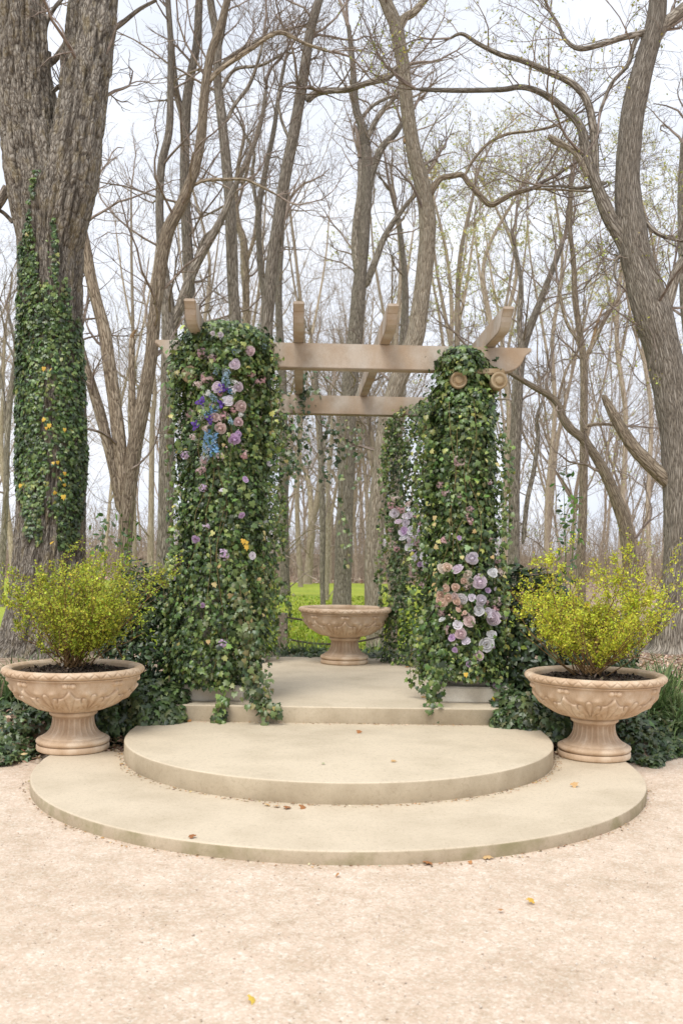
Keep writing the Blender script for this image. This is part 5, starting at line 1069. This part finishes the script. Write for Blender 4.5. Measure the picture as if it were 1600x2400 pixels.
def orient(v, n_, sp=0):
    n_ = n_ / np.linalg.norm(n_); a = np.array((1., 0, 0)) if abs(n_[0]) < .8 else np.array((0, 1., 0)); x = np.cross(a, n_); x /= np.linalg.norm(x); y = np.cross(n_, x); return v[:, :1] * x + v[:, 1:2] * y + v[:, 2:3] * n_
def cluster_mesh(seed, n=22):
    g = np.random.default_rng(seed); its = []; tint = []
    for i in range(n):
        d = unit(g.normal(size=3) + (0, 0, .7)); p = d * (.32 + .14 * g.random()); v, f = floret(.14 + .05 * g.random(), g); v = orient(v, d + .3 * g.normal(size=3)) + p; its.append((v, [f])); k = .45 * g.random() ** 3; tint.append(np.tile((k, 0, 0), (len(v), 1)))
    v, f = lathe([(.001, -.3), (.15, -.1), (.2, .05), (.12, .2), (.001, .25)], 7); its.append((v, f)); tint.append(np.tile((0, 0, .8), (len(v), 1))); V, Fc = join(its); return new_mesh('blossom_cluster', V, Fc, M['petal'], False, with_tint(V, np.concatenate(tint)))
def spike_mesh(seed, n=44):
    g = np.random.default_rng(seed); its, tint = [], []
    for i in range(n):
        t = i / n; a = i * 2.4; r = .16 * (1 - .55 * t); d = np.array((math.cos(a), math.sin(a), .5)); v, f = floret(.10 * (1 - .45 * t) + .02 * g.random(), g); v = orient(v, d + .25 * g.normal(size=3)) + (r * math.cos(a), r * math.sin(a), t - .5); its.append((v, [f])); tint.append(np.tile((np.clip((t - .35) * 1.5 + .2 * g.normal(), 0, .95), 0, 0), (len(v), 1)))
    v, f = lathe([(.03, -.75), (.03, .3), (.01, .5)], 5); its.append((v, f)); tint.append(np.tile((0, 0, .9), (len(v), 1))); V, Fc = join(its); return new_mesh('flower_spike', V, Fc, M['petal'], False, with_tint(V, np.concatenate(tint)))
def iris_mesh(seed):
    g = np.random.default_rng(seed); vs, fs, tt, n = [], [], [], 0; u = np.array((-1, 0, 1.))
    for i in range(6):
        up_ = i % 2; a = i * math.pi / 3 + .1 * g.normal(); V = []
        for t in (0, .3, .6, .85, 1.0):
            w_ = (.05 + .15 * math.sin(math.pi * min(t, .95) ** .9)) * (1 if not up_ else .75); r = (.06 + .5 * t) if not up_ else (.05 + .22 * t); z = (.22 * math.sin(t * 2.2) - .22 * t * t) if not up_ else (.45 * t)
            for k in u: V.append((r * math.cos(a) - k * w_ * math.sin(a), r * math.sin(a) + k * w_ * math.cos(a), z - .03 * abs(k))); tt.append((0, .8 if (t in (.3,) and k == 0 and not up_) else 0, 0))
        b = (np.arange(4) * 3)[:, None] + np.arange(2)[None]; vs.append(np.array(V)); fs.append(np.stack((b, b + 1, b + 4, b + 3), -1).reshape(-1, 4) + n); n += 15
    V = np.concatenate(vs); return new_mesh('iris', V, [np.concatenate(fs)], M['petal'], True, with_tint(V, np.array(tt)))
def bud_mesh(seed):
    v, f = lathe([(.03, -.9), (.03, -.3), (.12, -.25), (.24, .0), (.22, .25), (.10, .48), (.001, .52)], 10, lambda t, z, r: .03 * np.cos(3 * t + z * 5) * (z > -.1)); t = np.where(v[:, 2:] < -.18, np.array([[0, 0, 1.]]), np.zeros((1, 3))); return new_mesh('bud', v, f, M['petal'], True, with_tint(v, t))
FM = {'rose': [rose_mesh(i) for i in (1, 2, 3)], 'bloom': [cup_mesh(i) for i in (4, 5)], 'cluster': [cluster_mesh(i) for i in (6, 7, 8)], 'spike': [spike_mesh(9)], 'iris': [iris_mesh(10), iris_mesh(11)], 'bud': [bud_mesh(12)]}
FN = {'rose': 'rose', 'bloom': 'open_bloom', 'cluster': 'blossom_cluster', 'spike': 'flower_spike', 'iris': 'iris', 'bud': 'bud'}
FC = {'lav': (.83, .72, .80), 'lil': (.70, .52, .74), 'pink': (.84, .67, .70), 'dusty': (.80, .64, .61), 'peach': (.89, .68, .56), 'cream': (.90, .81, .71), 'white': (.87, .86, .88), 'mauve': (.54, .35, .38), 'rosy': (.70, .42, .46), 'vio': (.20, .11, .50), 'blue': (.24, .45, .72), 'pblue': (.45, .62, .75), 'plil': (.86, .80, .88)}
fg = np.random.default_rng(99); fcount = {}
def flower(kind, x, y, surf, dpx, col, parent=None, axis=None, out=.035, lp=None):
    """one flower seen at (x, y) on a pillar; dpx its width in the picture"""
    p, nn = ray_cyl(x, y, *surf); p = p + nn * out; i = fcount.get(kind, 0); fcount[kind] = i + 1; me = FM[kind][i % len(FM[kind])]
    tocam = unit(np.array((0, 0, CAMZ + .3)) - p); zd = unit(.55 * nn + .75 * tocam + .42 * fg.normal(size=3) + (0, 0, .05))
    if axis is not None: q = P(axis[0], axis[1], p[1] + .03); zd = unit(q - p)
    x_ = unit(np.cross(zd, fg.normal(size=3))); y_ = np.cross(zd, x_); k = dpx * DK * p[1] / F * (1.35 if kind == 'cluster' else .94) * (.85 + .3 * fg.random())
    o = bpy.data.objects.new(FN[kind], me); COL.objects.link(o); c = np.array(FC[col]) * (.92 + .16 * fg.random()); o.color = (*np.clip(c, 0, .9), 1)
    b = np.zeros(3)
    if parent is not None: o.parent = parent; b = np.array(parent.location)
    q = p - b; o.matrix_local = Matrix(((x_[0] * k, y_[0] * k, zd[0] * k, q[0]), (x_[1] * k, y_[1] * k, zd[1] * k, q[1]), (x_[2] * k, y_[2] * k, zd[2] * k, q[2]), (0, 0, 0, 1)))
    return o
def greens(parent, surf, pts, seed, n=7):
    g = np.random.default_rng(seed)
    for x, y in pts:
        p, nn = ray_cyl(x, y, *surf); st = np.repeat((p + nn * .0)[None], n, 0); d = nn + .9 * g.normal(size=(n, 3)); Pt, _ = grow(st, d, .10 + .10 * g.random(n), np.ones(n), 6, .08, -.06, 1, g); t = np.linspace(0, 1, 6)[None]
        v, q = ribbons(Pt, .007 * (1 - t ** 2) + 0 * Pt[..., 0]); c = np.tile((.12, .20, .05, 1), (len(v), 1)); part('greenery', v, q, M['leaf_matte'], parent, True, {'lc': ('FLOAT_COLOR', c)}, 'stuff')
SL, SR, SRR = (CL[0], CL[1], .42), (CR[0], CR[1], .35), (1.12, 12.80, .56)
A1 = empty('flower_arrangement', ray_cyl(510, 940, *SL)[0], 'spray of blue, purple, pink and lavender flowers high on the left ivy pillar', 'flowers')
for x, y, d, c in ((567, 809, 20, 'pink'), (537, 841, 24, 'lav'), (502, 893, 22, 'lav'), (543, 891, 20, 'lav'), (522, 924, 22, 'plil'), (508, 984, 24, 'dusty'), (548, 936, 20, 'dusty'), (544, 970, 18, 'pink'), (535, 1010, 20, 'lil'), (543, 999, 16, 'lil'), (496, 960, 18, 'dusty')): flower('rose', x, y, SL, d, c, A1, out=.06)
for x, y, d, c in ((479, 870, 22, 'rosy'), (490, 826, 20, 'mauve'), (468, 814, 18, 'mauve'), (460, 884, 18, 'dusty'), (573, 860, 20, 'rosy'), (595, 873, 14, 'rosy'), (586, 879, 13, 'rosy'), (492, 934, 15, 'mauve'), (535, 941, 18, 'rosy'), (443, 951, 17, 'mauve'), (515, 956, 20, 'rosy'), (503, 964, 18, 'dusty'), (479, 984, 20, 'dusty'), (433, 1046, 17, 'lil'), (503, 1049, 18, 'pink'), (558, 1045, 18, 'rosy'), (450, 1004, 14, 'pink'), (472, 1058, 14, 'mauve'), (462, 1085, 17, 'mauve'), (470, 1078, 14, 'mauve'), (506, 904, 12, 'rosy')): flower('cluster', x, y, SL, d, c, A1)
for x, y, d in ((470, 926, 24), (508, 931, 24), (508, 896, 22), (488, 964, 24), (458, 980, 22), (515, 894, 20), (462, 972, 16)): flower('iris', x, y, SL, d, 'vio', A1, out=.07)
for (x0, y0), (x1, y1), c in (((500, 921), (475, 899), 'pblue'), ((497, 944), (463, 961), 'blue'), ((518, 880), (516, 846), 'pblue'), ((527, 905), (524, 885), 'blue'), ((493, 1001), (468, 1064), 'blue'), ((528, 975), (524, 950), 'pblue'), ((535, 814), (534, 800), 'pblue'), ((500, 860), (502, 838), 'pblue'), ((483, 1012), (477, 985), 'pblue'), ((498, 1040), (490, 1000), 'blue'), ((590, 800), (592, 782), 'pblue'), ((540, 885), (528, 872), 'white')):
    flower('spike', (x0 + x1) / 2, (y0 + y1) / 2, SL, max(28, 1.35 * math.hypot(x1 - x0, y1 - y0)), c, A1, axis=(x1, y1), out=.05)
for x, y, d in ((480, 905, 15), (470, 940, 13), (520, 860, 14), (548, 955, 12), (484, 1030, 13), (530, 900, 15), (500, 940, 14)): flower('cluster', x, y, SL, d, ('pblue', 'white', 'plil')[fg.integers(3)], A1, out=.05)
for x, y in ((520, 1003), (545, 988), (488, 1018), (512, 1022), (585, 980), (520, 1028)): flower('bud', x, y, SL, 9, 'pink', A1)
greens(A1, SL, [(480, 850), (460, 960), (480, 905), (545, 915), (535, 1040), (468, 948)], 3)
A2 = empty('flower_arrangement', ray_cyl(1070, 1390, *SR)[0], 'cascade of peach, lavender and white roses low on the right ivy pillar', 'flowers')
for x, y, d, c in ((1052, 1308, 25, 'lav'), (1092, 1336, 26, 'lav'), (1095, 1378, 25, 'plil'), (1121, 1417, 27, 'lav'), (1074, 1426, 21, 'dusty'), (1079, 1281, 23, 'plil'), (1090, 1506, 21, 'pink'), (1056, 1454, 20, 'pink'), (1021, 1306, 20, 'cream'), (1032, 1303, 16, 'peach'), (1070, 1318, 16, 'cream'), (1063, 1333, 13, 'peach'), (1074, 1333, 14, 'cream'), (1030, 1351, 17, 'peach'), (1048, 1348, 15, 'peach'), (1018, 1365, 16, 'peach'), (1033, 1373, 17, 'peach'), (1025, 1384, 18, 'peach'), (1017, 1378, 15, 'peach'), (1047, 1369, 15, 'dusty'), (1050, 1380, 14, 'peach'), (1052, 1400, 12, 'peach'), (1065, 1406, 10, 'peach'), (1118, 1315, 18, 'white')): flower('rose', x, y, SR, d, c, A2, out=.07)
for x, y, d, c in ((1061, 1373, 23, 'white'), (1079, 1372, 15, 'plil'), (1092, 1402, 19, 'white'), (1109, 1407, 17, 'plil'), (1140, 1416, 17, 'white'), (1021, 1423, 15, 'white'), (1051, 1436, 18, 'plil'), (1117, 1458, 20, 'white'), (1106, 1479, 25, 'white'), (1068, 1472, 19, 'plil'), (1110, 1356, 12, 'lil'), (1124, 1352, 8, 'plil'), (1040, 1464, 13, 'lil'), (1046, 1491, 11, 'lil'), (1073, 1524, 14, 'lil'), (1121, 1484, 8, 'lil')): flower('bloom', x, y, SR, d, c, A2, out=.06)
for x, y, d, c in ((1131, 1381, 19, 'dusty'), (1127, 1400, 16, 'rosy'), (1136, 1315, 18, 'dusty'), (1134, 1286, 16, 'mauve'), (1018, 1407, 17, 'mauve'), (1029, 1446, 20, 'mauve'), (1072, 1414, 20, 'mauve'), (1070, 1348, 13, 'dusty'), (1114, 1384, 12, 'rosy'), (1054, 1392, 13, 'rosy'), (1012, 1392, 14, 'mauve'), (1130, 1430, 12, 'rosy')): flower('cluster', x, y, SR, d, c, A2)
for x, y, c in ((1038, 1418, 'peach'), (1045, 1420, 'peach'), (1033, 1412, 'peach'), (1050, 1480, 'plil'), (1042, 1478, 'plil'), (1060, 1412, 'peach')): flower('bud', x, y, SR, 10, c, A2)
greens(A2, SR, [(1035, 1325), (1095, 1440), (1110, 1440), (1080, 1395), (1050, 1420), (1095, 1490), (1025, 1430)], 4)
A3 = empty('flower_arrangement', ray_cyl(955, 1230, *SRR)[0], 'cluster of small lilac and white blooms on the rear right ivy pillar', 'flowers')
for x, y, d, c in ((918, 1180, 14, 'plil'), (940, 1201, 14, 'plil'), (926, 1200, 12, 'lav'), (938, 1219, 12, 'lil'), (951, 1220, 14, 'white'), (973, 1220, 16, 'lil'), (962, 1228, 14, 'plil'), (952, 1240, 15, 'plil'), (937, 1237, 15, 'white'), (986, 1238, 11, 'lil'), (947, 1257, 14, 'white'), (976, 1277, 14, 'white'), (975, 1293, 13, 'white'), (978, 1304, 12, 'white'), (966, 1296, 10, 'lil'), (956, 1281, 12, 'white'), (963, 1164, 10, 'lil'), (948, 1184, 11, 'plil'), (931, 1226, 11, 'plil'), (979, 1204, 9, 'lil'), (955, 1268, 10, 'lil'), (938, 1186, 10, 'plil'), (984, 1160, 8, 'lil')): flower('bloom', x, y, SRR, d * 1.25, c, A3, out=.10)
for x, y, d in ((960, 1246, 13), (975, 1252, 14), (958, 1187, 13), (934, 1175, 14), (911, 1162, 16), (944, 1157, 15), (909, 1217, 12), (912, 1253, 14), (953, 1319, 13), (969, 1343, 12), (967, 1202, 12), (917, 1145, 15), (926, 1168, 13), (920, 1262, 11), (945, 1247, 10), (950, 1300, 11)): flower('cluster', x, y, SRR, d, ('mauve', 'dusty', 'rosy')[fg.integers(3)], A3, out=.08)
greens(A3, SRR, [(968, 1268), (940, 1240), (955, 1290)], 5)
ORD = ['topmost', 'second', 'third', 'fourth', 'fifth', 'sixth', 'seventh', 'eighth', 'ninth', 'tenth', 'eleventh', 'twelfth', 'thirteenth', 'fourteenth', 'fifteenth', 'sixteenth', 'seventeenth', 'eighteenth']
def singles(lst, surf, where, group):
    lst = sorted(lst, key=lambda a: a[1])
    for i, (x, y, kind, d, c, word) in enumerate(lst):
        o = flower(kind, x, y, surf, d, c, None, out=.05); nth = ORD[i] if i == 0 else ORD[i] + ' from the top'
        tag(o, f'{word} tucked singly in the {where} ivy pillar, {nth}', 'flower', group)
singles([(472, 1121, 'cluster', 17, 'lil', 'lilac blossom'), (557, 1103, 'bloom', 15, 'lil', 'lilac bloom'), (512, 1128, 'bloom', 15, 'plil', 'pale lilac bloom'), (442, 1153, 'bud', 9, 'white', 'white bud'), (550, 1183, 'bloom', 13, 'lil', 'small lilac bloom'), (478, 1209, 'cluster', 17, 'lil', 'lilac blossom'), (457, 1238, 'bloom', 14, 'lil', 'small lilac bloom'), (513, 1274, 'cluster', 22, 'lil', 'large lilac blossom'), (572, 1276, 'bloom', 13, 'plil', 'pale lilac bloom'), (414, 1326, 'bloom', 10, 'plil', 'tiny pale lilac bloom'), (470, 1389, 'bloom', 13, 'lil', 'small lilac bloom'), (512, 1478, 'cluster', 17, 'lil', 'lilac blossom'), (607, 1066, 'bloom', 11, 'plil', 'tiny pale lilac bloom'), (492, 768, 'bloom', 11, 'plil', 'pale pink bloom'), (508, 772, 'bloom', 12, 'plil', 'pale pink bloom')], SL, 'left front', 'single blooms in the left ivy')
singles([(1055, 1061, 'cluster', 22, 'mauve', 'dusky pink blossom'), (1028, 1132, 'cluster', 16, 'mauve', 'dusky pink blossom'), (1055, 1139, 'cluster', 12, 'mauve', 'small dusky pink blossom'), (1017, 1114, 'cluster', 13, 'mauve', 'small dusky pink blossom'), (1077, 1170, 'cluster', 12, 'mauve', 'small dusky pink blossom'), (1072, 1186, 'cluster', 14, 'rosy', 'pink blossom'), (1076, 1198, 'cluster', 14, 'rosy', 'pink blossom'), (1025, 1242, 'cluster', 15, 'rosy', 'pink blossom'), (1054, 1236, 'bloom', 11, 'lil', 'small lilac bloom'), (1040, 1227, 'bud', 8, 'white', 'white bud'), (1130, 1574, 'cluster', 20, 'lil', 'violet blossom'), (1116, 1108, 'cluster', 10, 'mauve', 'tiny dusky pink blossom'), (1118, 1240, 'cluster', 9, 'mauve', 'tiny dusky pink blossom')], SR, 'right front', 'single blooms in the right ivy')

# ================================================================== FALLEN LEAVES
def on_plane(x, y, z): d = ray(x, y); t = (z - CAMZ) / d[2]; return d * t + np.array((0, 0, CAMZ))
FL = [(820, 1684, Z2, 'dry', .05, 'brown leaf alone near the back of the upper round step'), (899, 1750, Z2, 'dry', .045, 'brown leaf near the middle of the upper round step'), (445, 1926, Z1, 'dry', .05, 'orange-brown leaf on the left front of the lowest step'), (978, 1983, 0, 'dry', .06, 'dry leaf on the gravel touching the lowest step'), (1111, 1972, 0, 'dry', .06, 'tan leaf on the gravel right of centre, by the lowest step'), (1078, 1982, 0, 'dry', .03, 'tiny dry leaf by the lowest step'),
      (660, 1856, Z1, 'dry', .06, 'curled orange leaf at the foot of the upper round step'), (690, 1858, Z1, 'dry', .05, 'small dry leaf at the foot of the upper round step'), (612, 1850, Z1, 'dry', .045, 'brown leaf left of the curled orange one under the upper step'), (970, 1602, Z3, 'dry', .07, 'brown leaf on the pergola floor beside the right plinth'), (938, 1533, Z3, 'dry', .06, 'small brown leaf on the pergola floor by the right rear plinth'), (597, 1655, Z2, 'dry', .07, 'orange leaf at the foot of the platform riser'), (433, 1657, Z2, 'dry', .08, 'brown leaf beside the ivy at the left of the upper step'),
      (1313, 1808, Z1, 'dry', .06, 'dark curled leaf on the right part of the lowest step'), (578, 2296, 0, 'yellow', .045, 'yellow leaf on the gravel at the bottom of the picture'), (1224, 2074, 0, 'yellow', .045, 'yellow leaf on the gravel right of centre'), (775, 2015, 0, 'dry', .03, 'small dark leaf on the gravel below the steps'), (126, 1868, 0, 'green', .05, 'green leaf at the left edge of the lowest step'), (740, 1757, Z2, 'green', .03, 'tiny green leaf on the upper round step'), (640, 1855, Z1, 'dry', .05, 'dry leaf left of the curled orange leaf'), (1145, 2095, 0, 'dry', .03, 'small brown leaf on the gravel right of centre')]
M['green_leaf'] = objleaf_mat('green_fallen_leaf', [(0, (.16, .24, .05)), (1, (.2, .28, .07))])
for x, y, z, kd, s, lab in FL:
    p = on_plane(x, y, z) + (0, 0, .012); n0 = len(bpy.data.objects); me_k = {'dry': 'dry_leaf', 'yellow': 'yellow_leaf', 'green': 'green_leaf'}[kd]; before = set(bpy.data.objects)
    leaf_objects(None, p[None], unit(np.array([[.35 * rng.normal(), -.3 + .3 * rng.normal(), 1]])), rng.normal(size=(1, 3)), np.array([s * 1.0]), me_k, IVY, 'fallen_leaf')
    o = (set(bpy.data.objects) - before).pop(); tag(o, lab, 'leaf', 'fallen leaves on the steps and gravel')
